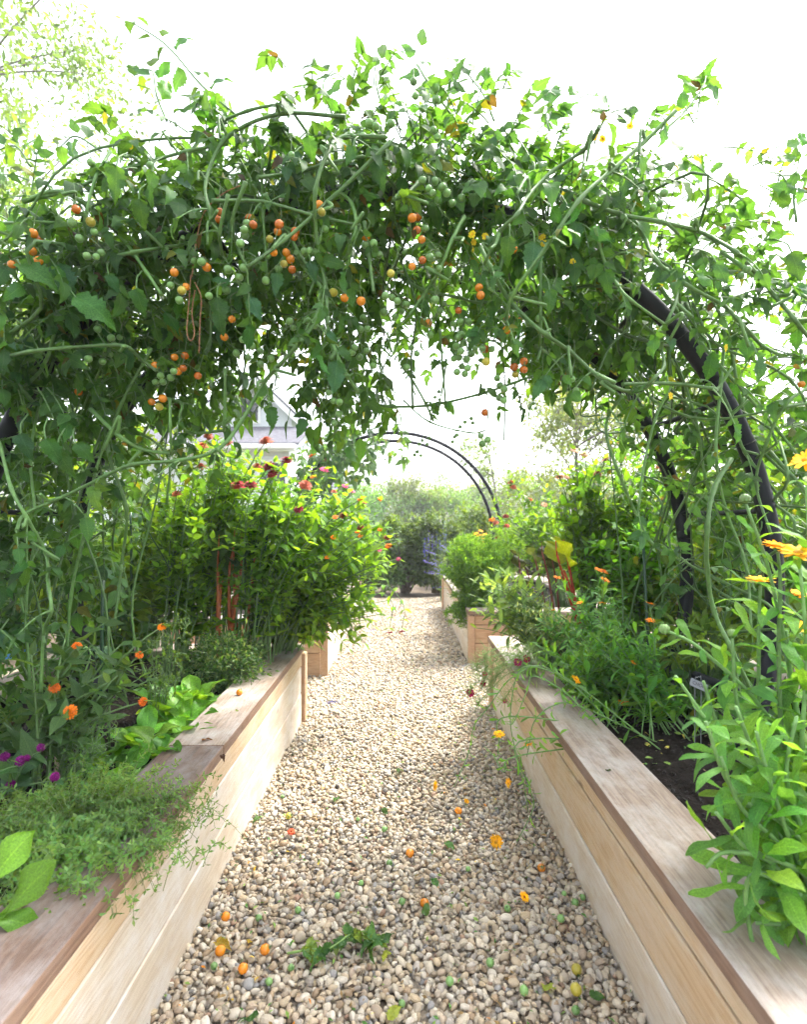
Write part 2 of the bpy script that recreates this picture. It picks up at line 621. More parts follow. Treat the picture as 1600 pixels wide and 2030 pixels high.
def box_bm(name, x, y, z, mat, parent=None, bev=0.004, rot90=False, loc=None, segs=1, side_mat=None):
    """bevelled box; x, y, z are (lo, hi) in world space; the object's origin is its centre"""
    c = np.array([(x[0] + x[1]) / 2, (y[0] + y[1]) / 2, (z[0] + z[1]) / 2])
    d = np.array([x[1] - x[0], y[1] - y[0], z[1] - z[0]])
    if rot90:
        d = d[[1, 0, 2]]
    bm = bmesh.new()
    bmesh.ops.create_cube(bm, size=1.0)
    for v in bm.verts:
        v.co = Vector((v.co.x * d[0], v.co.y * d[1], v.co.z * d[2]))
    if bev:
        bmesh.ops.bevel(bm, geom=bm.edges[:], offset=bev, segments=segs, affect='EDGES', profile=0.6)
    me = bpy.data.meshes.new(name)
    bm.to_mesh(me)
    bm.free()
    me.materials.append(MATS[mat])
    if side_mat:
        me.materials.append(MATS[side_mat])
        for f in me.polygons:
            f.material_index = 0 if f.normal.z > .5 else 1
    o = bpy.data.objects.new(name, me)
    COL.objects.link(o)
    if parent is not None:
        o.parent = parent
        c = c - np.array(parent_loc(parent))
    o.location = c
    if rot90:
        o.rotation_euler = (0, 0, math.radians(90))
    return o


# ------------------------------------------------------------------ leaf templates: base at origin, length 1 along +Y, normal +Z
def leaf_tpl(wt, rows, cols=3, fold=0.25, droop=0.25, teeth=0.0, wave=0.0, seed=0, petiole=0.0, side=0.0):
    """wt: list of (t, halfwidth)"""
    r = np.random.default_rng(seed)
    ts = np.linspace(0, 1, rows + 1)
    tt, ww = zip(*wt)
    w = np.interp(ts, tt, ww)
    if teeth:
        sgn = np.where(np.arange(rows + 1) % 2 == 0, 1.0, -1.0)
        w = w * (1 + teeth * sgn * (w > 0.02))
    ang = droop * ts * 1.6
    dy = np.concatenate([[0], np.cumsum(np.cos((ang[1:] + ang[:-1]) / 2) / rows)])
    dz = -np.concatenate([[0], np.cumsum(np.sin((ang[1:] + ang[:-1]) / 2) / rows)])
    us = np.linspace(-1, 1, cols)
    V, U = [], []
    for i, t in enumerate(ts):
        for u in us:
            wl = w[i] * (1 + 0.06 * r.normal() * (teeth > 0))
            x = u * wl * math.cos(fold)
            zz = abs(u) * wl * math.sin(fold) + (wave * math.sin(t * 9 + u * 2.5 + seed) * abs(u) * 0.1) - side * u * u * wl * 0.3
            ysh = -0.10 * abs(u) * w[i] * (1 if teeth else 0.4)
            V.append((x + 0.04 * math.sin(t * 3 + seed) * t, dy[i] + ysh + petiole, dz[i] + zz))
            U.append((0.5 + 0.5 * u, t))
    V = np.array(V)
    Fq = []
    for i in range(rows):
        for j in range(cols - 1):
            a = i * cols + j
            Fq.append((a, a + 1, a + cols + 1, a + cols))
    return V, [np.array(Fq)], np.array(U)


TOM_W = [(0, .03), (.04, .13), (.10, .21), (.20, .262), (.34, .275), (.5, .245), (.66, .185), (.8, .115), (.92, .045), (1, .004)]
ZIN_W = [(0, .07), (.08, .18), (.22, .255), (.42, .25), (.68, .16), (.87, .065), (1, .004)]
CAL_W = [(0, .035), (.2, .065), (.45, .105), (.68, .135), (.85, .105), (.95, .05), (1, .006)]
SPI_W = [(0, .03), (.18, .05), (.35, .14), (.55, .24), (.75, .25), (.9, .16), (1, .02)]
SAG_W = [(0, .03), (.15, .10), (.35, .16), (.6, .16), (.8, .11), (.93, .05), (1, .005)]
CHA_W = [(0, .02), (.10, .17), (.22, .27), (.45, .28), (.7, .22), (.88, .12), (1, .01)]
SMALL_W = [(0, .03), (.5, .22), (1, .01)]
STRAP_W = [(0, .05), (.3, .10), (.75, .12), (1, .05)]
TPL = {}


def reg(key, n, *a, **k):
    TPL[key] = [leaf_tpl(*a, seed=s * 13 + 3, **{q: (v[s % len(v)] if isinstance(v, list) else v) for q, v in k.items()}) for s in range(n)]


reg('tomato', 6, TOM_W, 14, cols=5, fold=[.12, .3, .05, .4, .2, -.1], droop=[.35, .6, .2, .5, .8, .3], teeth=.13, wave=.8)
reg('tomato_lo', 4, TOM_W, 8, cols=3, fold=[.1, .3, .2, .4], droop=[.3, .6, .2, .8], teeth=.12, wave=.3)
reg('zinnia', 4, ZIN_W, 6, cols=3, fold=[.2, .35, .1, .3], droop=[.3, .6, .1, .45])
reg('zinnia_hi', 4, ZIN_W, 9, cols=5, fold=[.2, .3, .1, .25], droop=[.3, .6, .15, .45], wave=.3)
reg('calendula', 5, CAL_W, 9, cols=5, fold=[.2, .1, .3, .15, .25], droop=[.2, .7, 1.0, .4, -.2], wave=.35)
reg('calendula_lo', 4, CAL_W, 5, cols=3, fold=[.2, .1, .3, .15], droop=[.2, .7, 1.0, .4])
reg('spinach', 5, SPI_W, 10, cols=7, fold=[.15, .3, .05, .2, .35], droop=[.4, .9, .2, .7, .5], wave=.9)
reg('sage', 4, SAG_W, 6, cols=3, fold=[.2, .35, .1, .3], droop=[.2, .5, .1, .35])
reg('chard', 4, CHA_W, 14, cols=7, fold=[.25, .1, .4, .2], droop=[.5, .9, .3, 1.2], wave=1.5, teeth=.05)
reg('small', 3, SMALL_W, 2, cols=3, fold=[.3, .15, .4], droop=[.2, .5, 0])
reg('mid', 4, [(0, .03), (.2, .19), (.45, .25), (.75, .15), (1, .01)], 4, cols=3, fold=[.3, .15, .4, .2], droop=[.2, .5, 0, .7])
reg('tiny', 2, [(0, .02), (.5, .20), (1, .01)], 2, cols=2, fold=0.0, droop=[.2, .5])
reg('thread', 2, [(0, .10), (1, .10)], 1, cols=2, fold=0.0, droop=[.2, .5])
reg('zinnia_lo', 3, ZIN_W, 4, cols=3, fold=[.2, .35, .1], droop=[.3, .6, .1])
reg('mid_lo', 3, [(0, .03), (.2, .19), (.45, .25), (.75, .15), (1, .01)], 3, cols=3, fold=[.3, .15, .4], droop=[.2, .5, 0])
reg('tomato_lo2', 4, TOM_W, 5, cols=3, fold=[.1, .3, .2, .4], droop=[.3, .6, .2, .8], teeth=.10)
reg('strap', 3, STRAP_W, 5, cols=3, fold=[.2, .3, .1], droop=[.3, .8, 1.2])


def jit(col, n, v=0.25, hue=0.12):
    c = np.tile(np.asarray(col, float)[None], (n, 1))
    c *= (1 + v * RNG.normal(size=(n, 1))).clip(0.45, 1.8)
    c[:, 0] *= (1 + hue * RNG.normal(size=n)).clip(0.6, 1.6)
    c[:, 2] *= (1 + hue * RNG.normal(size=n)).clip(0.6, 1.6)
    return c


LEAFMESH = {}


def leaf_mesh(key, v, tone, mat):
    k = (key, v, tone, mat)
    if k not in LEAFMESH:
        mb = MB()
        V0, F0, U0 = TPL[key][v]
        mb.add(V0, F0, tone, U0)
        LEAFMESH[k] = mb.mesh('leaf', mat)
    return LEAFMESH[k]


STAT = {'leafobj': 0}
LOWER = {'tomato': 'tomato_lo', 'zinnia_hi': 'zinnia', 'calendula': 'calendula_lo', 'zinnia': 'zinnia_lo', 'mid': 'mid_lo', 'tomato_lo': 'tomato_lo2'}


class Plant:
    """a plant thing: an Empty at its base; stems, leaves, flowers and fruit are its parts"""

    def __init__(self, name, base, label, cat='plant', group=None, mat='leaf'):
        self.base = np.asarray(base, float)
        self.root = empty(name, self.base, label, cat, group)
        self.mat = mat
        self.L = []          # leaves: (key, variant, p, dir, normal, scale, tone)

    def leaf(self, key, p, d, n, s, tone):
        self.L.append((key, random.randrange(len(TPL[key])), np.asarray(p, float), np.asarray(d, float), np.asarray(n, float), s, tone))

    def stem(self, P, r, col, name='stem', sides=6, mat='stem'):
        mb = MB()
        tube(mb, P, r, sides, col)
        return mb.build(name, mat, self.root)

    def add_obj(self, name, mesh, p, X, Y, Z, s, parent=None):
        o = bpy.data.objects.new(name, mesh)
        COL.objects.link(o)
        o.parent = parent or self.root
        M = Matrix.Identity(4)
        for i in range(3):
            M[i][0], M[i][1], M[i][2] = X[i] * s, Y[i] * s, Z[i] * s
        q = np.asarray(p) - self.base
        M.translation = Vector(q)
        o.matrix_basis = M
        return o

    def finish(self, cap=300, minpx=10.0, name='foliage'):
        if not self.L:
            return self
        P = np.array([l[2] for l in self.L])
        D = np.array([l[3] for l in self.L])
        Nn = np.array([l[4] for l in self.L])
        S = np.array([l[5] for l in self.L])
        X, Y, Z = frames(D, Nn)
        M = P + Y * S[:, None] * 0.5
        d = M[:, 1].clip(0.2)
        px = CX + M[:, 0] * F / d
        py = CY - (M[:, 2] - CAMH) * F / d
        # size seen from the eye: length and half the width, foreshortened
        view = unit(M - np.array([0, 0, CAMH]))
        ln = S * F / d * np.sqrt((1 - (Y * view).sum(1) ** 2).clip(0.02))
        vis = ln * (0.4 + 0.6 * np.abs((Z * view).sum(1)))
        inside = (px > -40) & (px < 1640) & (py > -40) & (py < 2070) & (M[:, 1] > 0.3)
        vis = np.where(inside, vis, -1) * (1.0 + 0.5 * (P[:, 1].mean() - P[:, 1]))
        order = np.argsort(-vis)
        big = [i for i in order[:cap] if vis[i] > minpx]
        for i in big:
            key, v, p, _, _, s, tone = self.L[i]
            self.add_obj('leaf', leaf_mesh(key, v, tone, self.mat), p, X[i], Y[i], Z[i], s)
        STAT['leafobj'] += len(big)
        rest = np.setdiff1d(np.arange(len(self.L)), np.array(big, int))
        if len(rest):
            mb = MB()
            groups = {}
            for i in rest:
                k_, v_ = self.L[i][:2]
                k_ = LOWER.get(k_, k_)                      # the mass behind uses lighter leaves
                groups.setdefault((k_, v_ % len(TPL[k_])), []).append(i)
            for (key, v), ids in groups.items():
                ids = np.array(ids)
                cols = np.array([self.L[i][6] for i in ids]) * (1 + 0.2 * RNG.normal(size=(len(ids), 1))).clip(.5, 1.6)
                mb.add_many(TPL[key][v], P[ids], X[ids], Y[ids], Z[ids], S[ids], cols)
            o = mb.build(name, self.mat, self.root)
            o['kind'] = 'stuff'
        return self


def rv(s=1.0):
    return RNG.normal(size=3) * s


def bez(a, c, b, n=8):
    t = np.linspace(0, 1, n + 1)[:, None]
    return (1 - t) ** 2 * np.asarray(a) + 2 * t * (1 - t) * np.asarray(c) + t * t * np.asarray(b)


# ------------------------------------------------------------------ flowers
def daisy_mb(mb, rings, petal_col, disc_col, disc_r, droop=0.0, petal_w=0.2, split=False):
    """unit radius, facing +Z"""
    for (n, r0, r1, z, tilt, sh) in rings:
        for i in range(n):
            a = 2 * math.pi * (i + 0.5 * (z > 0)) / n + random.gauss(0, 0.06)
            ln = (r1 - r0) * random.uniform(.85, 1.08)
            tl = tilt + random.gauss(0, 0.12)
            d = np.array([math.cos(a) * math.cos(tl), math.sin(a) * math.cos(tl), math.sin(tl)])
            nrm = np.array([-math.cos(a) * math.sin(tl), -math.sin(a) * math.sin(tl), math.cos(tl)])
            s = np.cross(d, nrm)
            p = np.array([math.cos(a) * r0, math.sin(a) * r0, z])
            w = petal_w * random.uniform(.85, 1.15)
            V = [p - s * w * .35, p + s * w * .35, p + d * ln * .55 - s * w * .55 + nrm * .03, p + d * ln * .55 + s * w * .55 + nrm * .03,
                 p + d * ln - s * w * .28 - nrm * droop, p + d * ln + s * w * .28 - nrm * droop]
            mb.add(V, [np.array([(0, 1, 3, 2), (2, 3, 5, 4)])], np.asarray(petal_col) * sh * random.uniform(.85, 1.12))


def dome_mb(mb, r, h, z0, col, n=10, m=3):
    V, Fq = [(0, 0, z0 + h)], []
    for i in range(1, m + 1):
        for j in range(n):
            a = 2 * math.pi * j / n
            q = i / m
            V.append((math.cos(a) * r * math.sin(q * math.pi / 2), math.sin(a) * r * math.sin(q * math.pi / 2), z0 + h * math.cos(q * math.pi / 2)))
    tri = [(0, 1 + j, 1 + (j + 1) % n) for j in range(n)]
    for i in range(m - 1):
        for j in range(n):
            a, b = 1 + i * n + j, 1 + i * n + (j + 1) % n
            Fq.append((a, a + n, b + n, b))
    mb.add(V, [np.array(tri), np.array(Fq)], col)


FL = {}


def flower_meshes(key, kind, pc, dc):
    """petal mesh and centre mesh, unit radius facing +Z"""
    if key in FL:
        return FL[key]
    a, b = MB(), MB()
    if kind == 'daisy':
        daisy_mb(a, [(18, .16, 1.0, 0, .06, 1.0), (14, .14, .82, .05, .22, 1.08)], pc, dc, .3, petal_w=.24)
        dome_mb(b, .30, .14, .02, dc)
    elif kind == 'zinnia':
        daisy_mb(a, [(16, .2, 1.0, 0, -.12, .95), (15, .18, .90, .10, .10, 1.0), (13, .14, .74, .20, .32, 1.0), (10, .1, .56, .28, .6, .95), (7, .05, .36, .34, .95, .85)], pc, dc, .2, petal_w=.30, droop=.05)
        dome_mb(b, .24, .40, .05, dc)
    elif kind == 'zinnia_flat':
        daisy_mb(a, [(14, .2, 1.0, 0, -.1, 1.0), (12, .18, .8, .07, .12, 1.05)], pc, dc, .3, petal_w=.36, droop=.06)
        dome_mb(b, .33, .22, .02, dc)
    elif kind == 'cosmos':
        daisy_mb(a, [(8, .12, 1.0, 0, .05, 1.0)], pc, dc, .2, petal_w=.62)
        dome_mb(b, .22, .12, .02, dc)
    elif kind == 'globe':
        for i in range(90):
            z = 1 - 2 * (i + .5) / 90
            an = i * 2.39996
            q = math.sqrt(1 - z * z)
            d = np.array([q * math.cos(an), q * math.sin(an), z])
            s = unit(np.cross(d, [0.1, 0.2, 1]))
            t = np.cross(d, s)
            V = [d * .62 - s * .16, d * .62 + s * .16, d * 1.02 + t * .1 + s * .04, d * .7 - t * .16]
            a.add(V, [np.array([(0, 1, 2), (0, 3, 1), (0, 2, 3), (1, 3, 2)])], np.asarray(pc) * random.uniform(.7, 1.25), smooth=False)
        dome_mb(b, .66, .66, 0, pc)
        dome_mb(b, .66, -.66, 0, pc)
    m = (a.mesh('flower', 'petal'), b.mesh('flower_center', 'petal'))
    FL[key] = m
    return m


def sepal_mesh():
    if 'sepal' in FL:
        return FL['sepal']
    mb = MB()
    dome_mb(mb, .34, -.30, .02, (.10, .20, .05))
    FL['sepal'] = mb.mesh('sepal', 'stem')
    return FL['sepal']


def put_flower(plant, key, kind, pc, dc, p, up, r, name='flower'):
    pm, cm = flower_meshes(key, kind, pc, dc)
    up = unit(up)
    a = unit(np.cross(up, unit(rv())))
    b = np.cross(up, a)
    o = plant.add_obj(name, pm, p, a, b, up, r)
    for nm, me in (('flower_center', cm), ('sepal', sepal_mesh())):
        c = bpy.data.objects.new(nm, me)
        COL.objects.link(c)
        c.parent = o
    return o


G_TOM = [(.050, .152, .046), (.056, .17, .044), (.046, .132, .066), (.072, .18, .034), (.10, .165, .030)]
G_ZIN = [(.105, .245, .026), (.084, .21, .026), (.12, .265, .034), (.066, .17, .032)]
G_CAL = [(.105, .275, .056), (.098, .26, .072), (.125, .295, .045)]
G_SPI = [(.085, .24, .025), (.115, .28, .028), (.065, .18, .026)]
G_STEM = (.115, .20, .065)

# ================================================================== the setting
def sheet(name, x, y, z, mat, nx=1, ny=1, zf=None):
    mb = MB()
    X, Y = np.meshgrid(np.linspace(x[0], x[1], nx + 1), np.linspace(y[0], y[1], ny + 1))
    Z = np.full_like(X, z) if zf is None else z + zf(X, Y)
    V = np.stack([X, Y, Z], -1).reshape(-1, 3)
    i = (np.arange(ny)[:, None] * (nx + 1) + np.arange(nx)[None]).reshape(-1)
    mb.add(V, [np.stack([i, i + 1, i + nx + 2, i + nx + 1], 1)])
    return mb


ground = sheet('ground', (-300, 300), (-60, 500), -0.03, 'lawn').build('ground', 'lawn')
tag(ground, kind='structure')
garden_earth = sheet('garden_earth', (-12, 12), (-3, 16), -0.022, 'earth', 40, 40,
                     lambda X, Y: 0.004 * np.sin(X * 9) * np.sin(Y * 7)).build('garden_ground', 'earth')
tag(garden_earth, kind='structure')


def path_h(x, y):
    return 0.010 * np.sin(x * 4.1 + y * 1.7) * np.cos(y * 2.6 - x) + 0.006 * np.sin(x * 11 + 2) * np.sin(y * 7.3)


path = sheet('path', (-3.2, 3.2), (-0.6, 8.75), -0.012, 'path_bed', 80, 120, path_h).build('path', 'path_bed')
tag(path, kind='structure')

# ---- gravel: every stone is a solid; the 300 that show largest are single pebbles, the rest one mass
PEB_COL = np.array([(.60, .53, .43), (.52, .43, .32), (.66, .62, .55), (.44, .39, .33), (.40, .29, .19), (.56, .46, .34), (.33, .31, .30),
                    (.47, .44, .42), (.70, .66, .60), (.36, .22, .16), (.17, .18, .20), (.28, .30, .34), (.50, .40, .27), (.62, .56, .47), (.42, .34, .27)])
PEB_COL = (PEB_COL * .78 + np.array([.36, .30, .225]) * .28) * np.array([.835, .81, .755])
PEB_W = np.array([12, 10, 11, 8, 5, 10, 5, 7, 8, 2, 3.0, 3.2, 7, 10, 6])
PEB_W = PEB_W / PEB_W.sum()


def ico(sub):
    bm = bmesh.new()
    bmesh.ops.create_icosphere(bm, subdivisions=sub, radius=1.0)
    V = np.array([v.co[:] for v in bm.verts])
    Fx = np.array([[v.index for v in f.verts] for f in bm.faces])
    bm.free()
    return V, Fx


def pebble_tpl(sub, seed, rough):
    V, Fx = ico(sub)
    r = np.random.default_rng(seed)
    k = r.normal(size=(5, 3))
    amp = r.normal(size=5) * rough
    ph = r.uniform(0, 6, 5)
    f = 1 + sum(a * np.sin(V @ q * 1.4 + p) for a, q, p in zip(amp, k, ph))
    V = V * f[:, None]
    for _ in range(r.integers(0, 3)):                        # a broken, flattened side now and then
        n = unit(r.normal(size=3))
        h = V @ n
        lim = .55
        V = np.where((h > lim)[:, None], V - np.outer(h - lim, n) * .85, V)
    ax = np.array([1.0, r.uniform(.65, .92), r.uniform(.45, .68)])
    return V * ax, [Fx], np.zeros((len(V), 2))


PT_HI = [pebble_tpl(3 if False else 2, s, .09) for s in range(14)]
PT_LO = [pebble_tpl(1, s + 40, .10) for s in range(8)]


def rand_rot(n, tilt):
    th = RNG.uniform(0, 2 * math.pi, n)
    Zx = unit(np.stack([RNG.normal(size=n) * tilt, RNG.normal(size=n) * tilt, np.ones(n)], 1))
    a = np.stack([np.cos(th), np.sin(th), np.zeros(n)], 1)
    X = unit(a - Zx * (a * Zx).sum(1, keepdims=True))
    return X, np.cross(Zx, X), Zx


def gravel_points(x0, x1, y0, y1, sp, layers=2):
    out = []
    for l in range(layers):
        gx, gy = np.meshgrid(np.arange(x0, x1, sp), np.arange(y0, y1, sp))
        p = np.stack([gx.ravel(), gy.ravel()], 1) + RNG.uniform(-.62, .62, (gx.size, 2)) * sp
        out.append(np.concatenate([p, np.full((len(p), 1), l)], 1))
    return np.concatenate(out)


gravel_mb = MB()
near_list = []
for (x0, x1, y0, y1, sp, rr, hi) in ((-.62, .60, .95, 1.75, .0176, (.0068, .0145), True), (-.62, .60, 1.75, 1.95, .0178, (.0068, .0145), True), (-.62, .60, 1.95, 2.9, .0182, (.0068, .0145), False),
                                     (-.62, .60, 2.9, 4.7, .0185, (.008, .0155), False), (-.60, .58, 4.7, 8.6, .0215, (.010, .018), False),
                                     (-2.2, -.62, 3.42, 4.34, .034, (.012, .02), False), (.60, 2.2, 3.66, 4.7, .034, (.012, .02), False)):
    pts = gravel_points(x0, x1, y0, y1, sp, 2 if sp < .0184 else 1)
    n = len(pts)
    size = RNG.uniform(rr[0], rr[1], n) * np.where(RNG.random(n) < .07, 1.35, 1.0)
    X, Y, Z = rand_rot(n, .5)
    z = path_h(pts[:, 0], pts[:, 1]) - .012 + size * .45 + pts[:, 2] * .0085 + RNG.uniform(-.004, .004, n)
    P = np.stack([pts[:, 0], pts[:, 1], z], 1)
    cols = PEB_COL[RNG.choice(len(PEB_COL), n, p=PEB_W)] * (1 + .13 * RNG.normal(size=(n, 1))).clip(.6, 1.35)
    k = RNG.integers(0, 14 if hi else 8, n)
    keep = np.ones(n, bool)
    if y0 < 1:
        ppx = CX + P[:, 0] * F / P[:, 1]
        ppy = CY - (P[:, 2] - CAMH) * F / P[:, 1]
        cand = np.where((ppy < 2025) & (ppy > 1500) & (ppx > 5) & (ppx < 1595) & (pts[:, 2] == 1))[0]
        best = cand[np.argsort(-size[cand] / P[cand, 1])][:300]
        keep[best] = False
        near_list = [(P[i], X[i], Y[i], Z[i], size[i], int(k[i])) for i in best]
    low = (pts[:, 2] == 0) | (not hi)                        # the buried layer needs fewer faces
    for q in range(14):
        ids = np.where((k == q) & keep & ~low)[0]
        gravel_mb.add_many(PT_HI[q], P[ids], X[ids], Y[ids], Z[ids], size[ids], cols[ids], smooth=q % 3 != 2)
        ids = np.where((k == q) & keep & low)[0]
        gravel_mb.add_many(PT_LO[q % 8], P[ids], X[ids], Y[ids], Z[ids], size[ids], cols[ids], smooth=q % 3 != 2)
tag(gravel_mb.build('gravel', 'pebble', path), kind='stuff')
PEBMESH = []
for v in range(14):
    for c in range(3):
        mb = MB()
        mb.add(PT_HI[v][0], PT_HI[v][1], PEB_COL[RNG.choice(len(PEB_COL), p=PEB_W)], smooth=v % 3 != 2)
        PEBMESH.append(mb.mesh('pebble', 'pebble'))
for (p, X, Y, Z, s, k) in near_list:
    o = bpy.data.objects.new('pebble', PEBMESH[k * 3 + random.randrange(3)])
    COL.objects.link(o)
    o.parent = path
    M = Matrix.Identity(4)
    for i in range(3):
        M[i][0], M[i][1], M[i][2] = X[i] * s, Y[i] * s, Z[i] * s
    M.translation = Vector(p)
    o.matrix_basis = M

# ------------------------------------------------------------------ raised beds
SOIL_Z = 0.375


def raised_bed(label, side, face, y0, y1, width, caps, rows, cap_over=0.0, end_mat='wood_red', near=True):
    """side -1 left of the path, +1 right; face = |x| of the wall towards the path"""
    root = empty('raised_bed', (side * (face + width / 2), (y0 + y1) / 2, 0), label, 'raised bed', 'raised cedar beds along the path')
    sx = lambda a, b: tuple(sorted((side * a, side * b)))
    tk = 0.04
    tops = [.0, .165, .322, .402]
    prn = 0
    for r in range(3):
        za, zb = tops[r] + (.0025 if r else -.03), tops[r + 1] - .0025
        inset = rows[r][1]
        mat = rows[r][0]
        # path-side boards, joined end to end
        box_bm('plank', sx(face + inset, face + inset + tk), (y0, y1 - .045), (za, zb), mat, root, .004)
        # end wall facing along the path, and the far walls
        for yy in ((y0, y1) if not near else (y1,)):
            ya = (yy - tk, yy) if yy == y1 else (yy - tk, yy)
            box_bm('plank', sx(face + .05, face + width), ya, (za, zb), end_mat if not near else mat, root, .004, rot90=True)
        box_bm('plank', sx(face + width, face + width + tk), (y0, y1), (za, zb), 'wood_white', root, .004)
    # corner posts
    box_bm('post', sx(face - .022, face + .016), (y1 - .042, y1 + .004), (-.03, .400), 'wood_pale', root, .004)
    box_bm('post', sx(face - .020, face + .012), (y1 - .066, y1 - .0425), (-.03, .400), 'wood_red', root, .003)
    if not near:
        box_bm('post', sx(face - .012, face + .046), (y0 - .052, y0 - .0405), (-.03, .400), 'wood_red', root, .004)
    # cap boards: two along the path, one at the end, one on the far wall
    for (ya, yb, m) in caps:
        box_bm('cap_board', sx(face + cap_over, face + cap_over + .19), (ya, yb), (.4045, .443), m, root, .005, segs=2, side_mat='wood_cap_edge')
    box_bm('cap_board', sx(face + cap_over + .1925, face + width + .05), (y1 - .175, y1 + .02), (.4045, .442), 'wood_cap', root, .006, rot90=True)
    if not near:
        box_bm('cap_board', sx(face + cap_over + .1925, face + width + .05), (y0 - .06, y0 + .13), (.4045, .442), 'wood_cap', root, .006, rot90=True)
    box_bm('cap_board', sx(face + width - .13, face + width + .06), (y0 + (.135 if not near else 0), y1 - .18), (.4045, .441), 'wood_cap', root, .006)
    # soil: lumpy sheet of crumbs
    nx, ny = 60, 150 if near else 60
    xs = sx(face + tk + .005, face + width - .002)
    rz = RNG.normal(size=(ny + 1, nx + 1)) * .007
    rz = rz + .02 * np.sin(np.linspace(0, 9, nx + 1))[None] * np.sin(np.linspace(0, 23, ny + 1))[:, None]
    mb = sheet('soil', xs, (y0 + .005, y1 - tk - .004), SOIL_Z, 'soil', nx, ny, lambda X, Y: rz)
    so = mb.build('soil', 'soil', root)
    so['kind'] = 'stuff'
    return root


bed_ln = raised_bed('long pale plank bed with thyme and spinach, brown near end of its cap', -1, .607, -.6, 3.40, 1.28,
                    [(-.6, 1.868, 'wood_cap_brown'), (1.871, 3.43, 'wood_cap')], [('wood_white', 0), ('wood_white', .002), ('wood_pale', .0)], cap_over=-.004)
bed_rn = raised_bed('plank bed with overhanging cap and bare black soil behind the yellow flowers', 1, .583, -.6, 3.62, 1.28,
                    [(-.6, .80, 'wood_cap'), (.803, 3.65, 'wood_cap')], [('wood_white', 0), ('wood_pale', .002), ('wood_pale', .006)], cap_over=-.022)
bed_lf = raised_bed('short reddish bed end beyond the overhanging zinnia bush', -1, .592, 4.36, 7.6, 1.28,
                    [(4.3, 7.6, 'wood_cap')], [('wood_white', 0), ('wood_white', .002), ('wood_pale', .0)], near=False)
bed_rf = raised_bed('farther bed with reddish end boards and ferny carrot tops spilling over', 1, .562, 4.71, 7.63, 1.28,
                    [(4.65, 7.65, 'wood_cap')], [('wood_white', 0), ('wood_white', .002), ('wood_pale', .0)], near=False, cap_over=-.01)

# soil crumbs on the open soil of the right bed and near left bed
for side, bed, (xa, xb, ya, yb) in ((1, bed_rn, (.79, 1.5, .9, 2.7)), (-1, bed_ln, (-1.5, -.80, 1.2, 2.7))):
    n = 1500
    P = np.stack([RNG.uniform(xa, xb, n), RNG.uniform(ya, yb, n), np.full(n, SOIL_Z + .006) + RNG.uniform(-.004, .016, n)], 1)
    X, Y, Z = rand_rot(n, .8)
    mb = MB()
    c = jit((.013, .009, .007), n, .45)
    c[RNG.random(n) < .03] = (.20, .14, .08)
    for q in range(8):
        ids = np.arange(q, n, 8)
        mb.add_many(PT_LO[q], P[ids], X[ids], Y[ids], Z[ids], RNG.uniform(.002, .0085, len(ids)), c[ids], smooth=False)
    tag(mb.build('soil_crumbs', 'pebble', bed), kind='stuff')

# ------------------------------------------------------------------ arches of bent pipe
ARC_X, ARC_Z, ARC_R = -0.10, 0.94, 1.42
D_FRONT, D_BACK = F / 560.0, F / 428.0


def hoop_pt(phi, d, rad=ARC_R):
    """phi 0 = right, 90 = top, 180 = left"""
    a = math.radians(phi)
    return np.array([ARC_X + rad * math.cos(a), d, ARC_Z + rad * math.sin(a)])


def arch(name, label, d1, d2, r, rungs, feet=24):
    root = empty(name, (ARC_X, (d1 + d2) / 2, SOIL_Z), label, 'garden arch')
    for d in (d1, d2):
        mb = MB()
        tube(mb, [hoop_pt(p, d) for p in np.linspace(-feet - 8, 180 + feet + 8, 70)], r, 14)
        h = mb.build('hoop', 'pipe', root)
        for p in (8, 33, 62, 118, 148, 170):
            mb = MB()
            tube(mb, [hoop_pt(p + q, d) for q in (-.9, -.3, .3, .9)], [r * 1.0, r * 1.07, r * 1.07, r * 1.0], 14)
            mb.build('collar', 'pipe', h)
    for p in rungs:
        mb = MB()
        tube(mb, smooth_path([hoop_pt(p, d1), hoop_pt(p, (d1 + d2) / 2) + np.array([0, 0, -.006]), hoop_pt(p, d2)]), r * .33, 8)
        mb.build('rung', 'pipe', root)
    for p in (-18, 1.5, 22, 40, 140, 158, 178, 199):
        mb = MB()
        tube(mb, [hoop_pt(p, d1) + rv(.01), hoop_pt(p + 1, (d1 + d2) / 2) + rv(.01), hoop_pt(p, d2)], .0022, 4)
        for d in (d1, d2):
            th = np.linspace(0, 2 * math.pi, 17)
            c0, t = hoop_pt(p, d), np.array([math.cos(math.radians(p)), 0, math.sin(math.radians(p))])
            tube(mb, [c0 + (r + .002) * (math.cos(q) * t + math.sin(q) * np.array([0, 1, 0])) for q in th], .0022, 4)
        mb.build('tie_wire', 'wire', root)
    return root


arch('garden_arch', 'dark bent pipe arch under the tomato vines, spanning the path', D_FRONT, D_BACK, .031, (12, 29, 47, 66, 90, 114, 133, 151, 168))
arch('garden_arch', 'bare dark double hoop arch farther down the path', F / 150.0, F / 136.0, .023, (12, 30, 50, 130, 150, 168))
# low dark bar on the soil by the right foot of the near arch
mb = MB()
tube(mb, smooth_path([at(1378, 1338, 2.2), at(1440, 1362, 2.05), at(1500, 1392, 1.95)]), .016, 8)
tag(mb.build('drip_pipe', 'pipe'), 'dark drip pipe lying across the soil behind the plant tag', 'pipe')

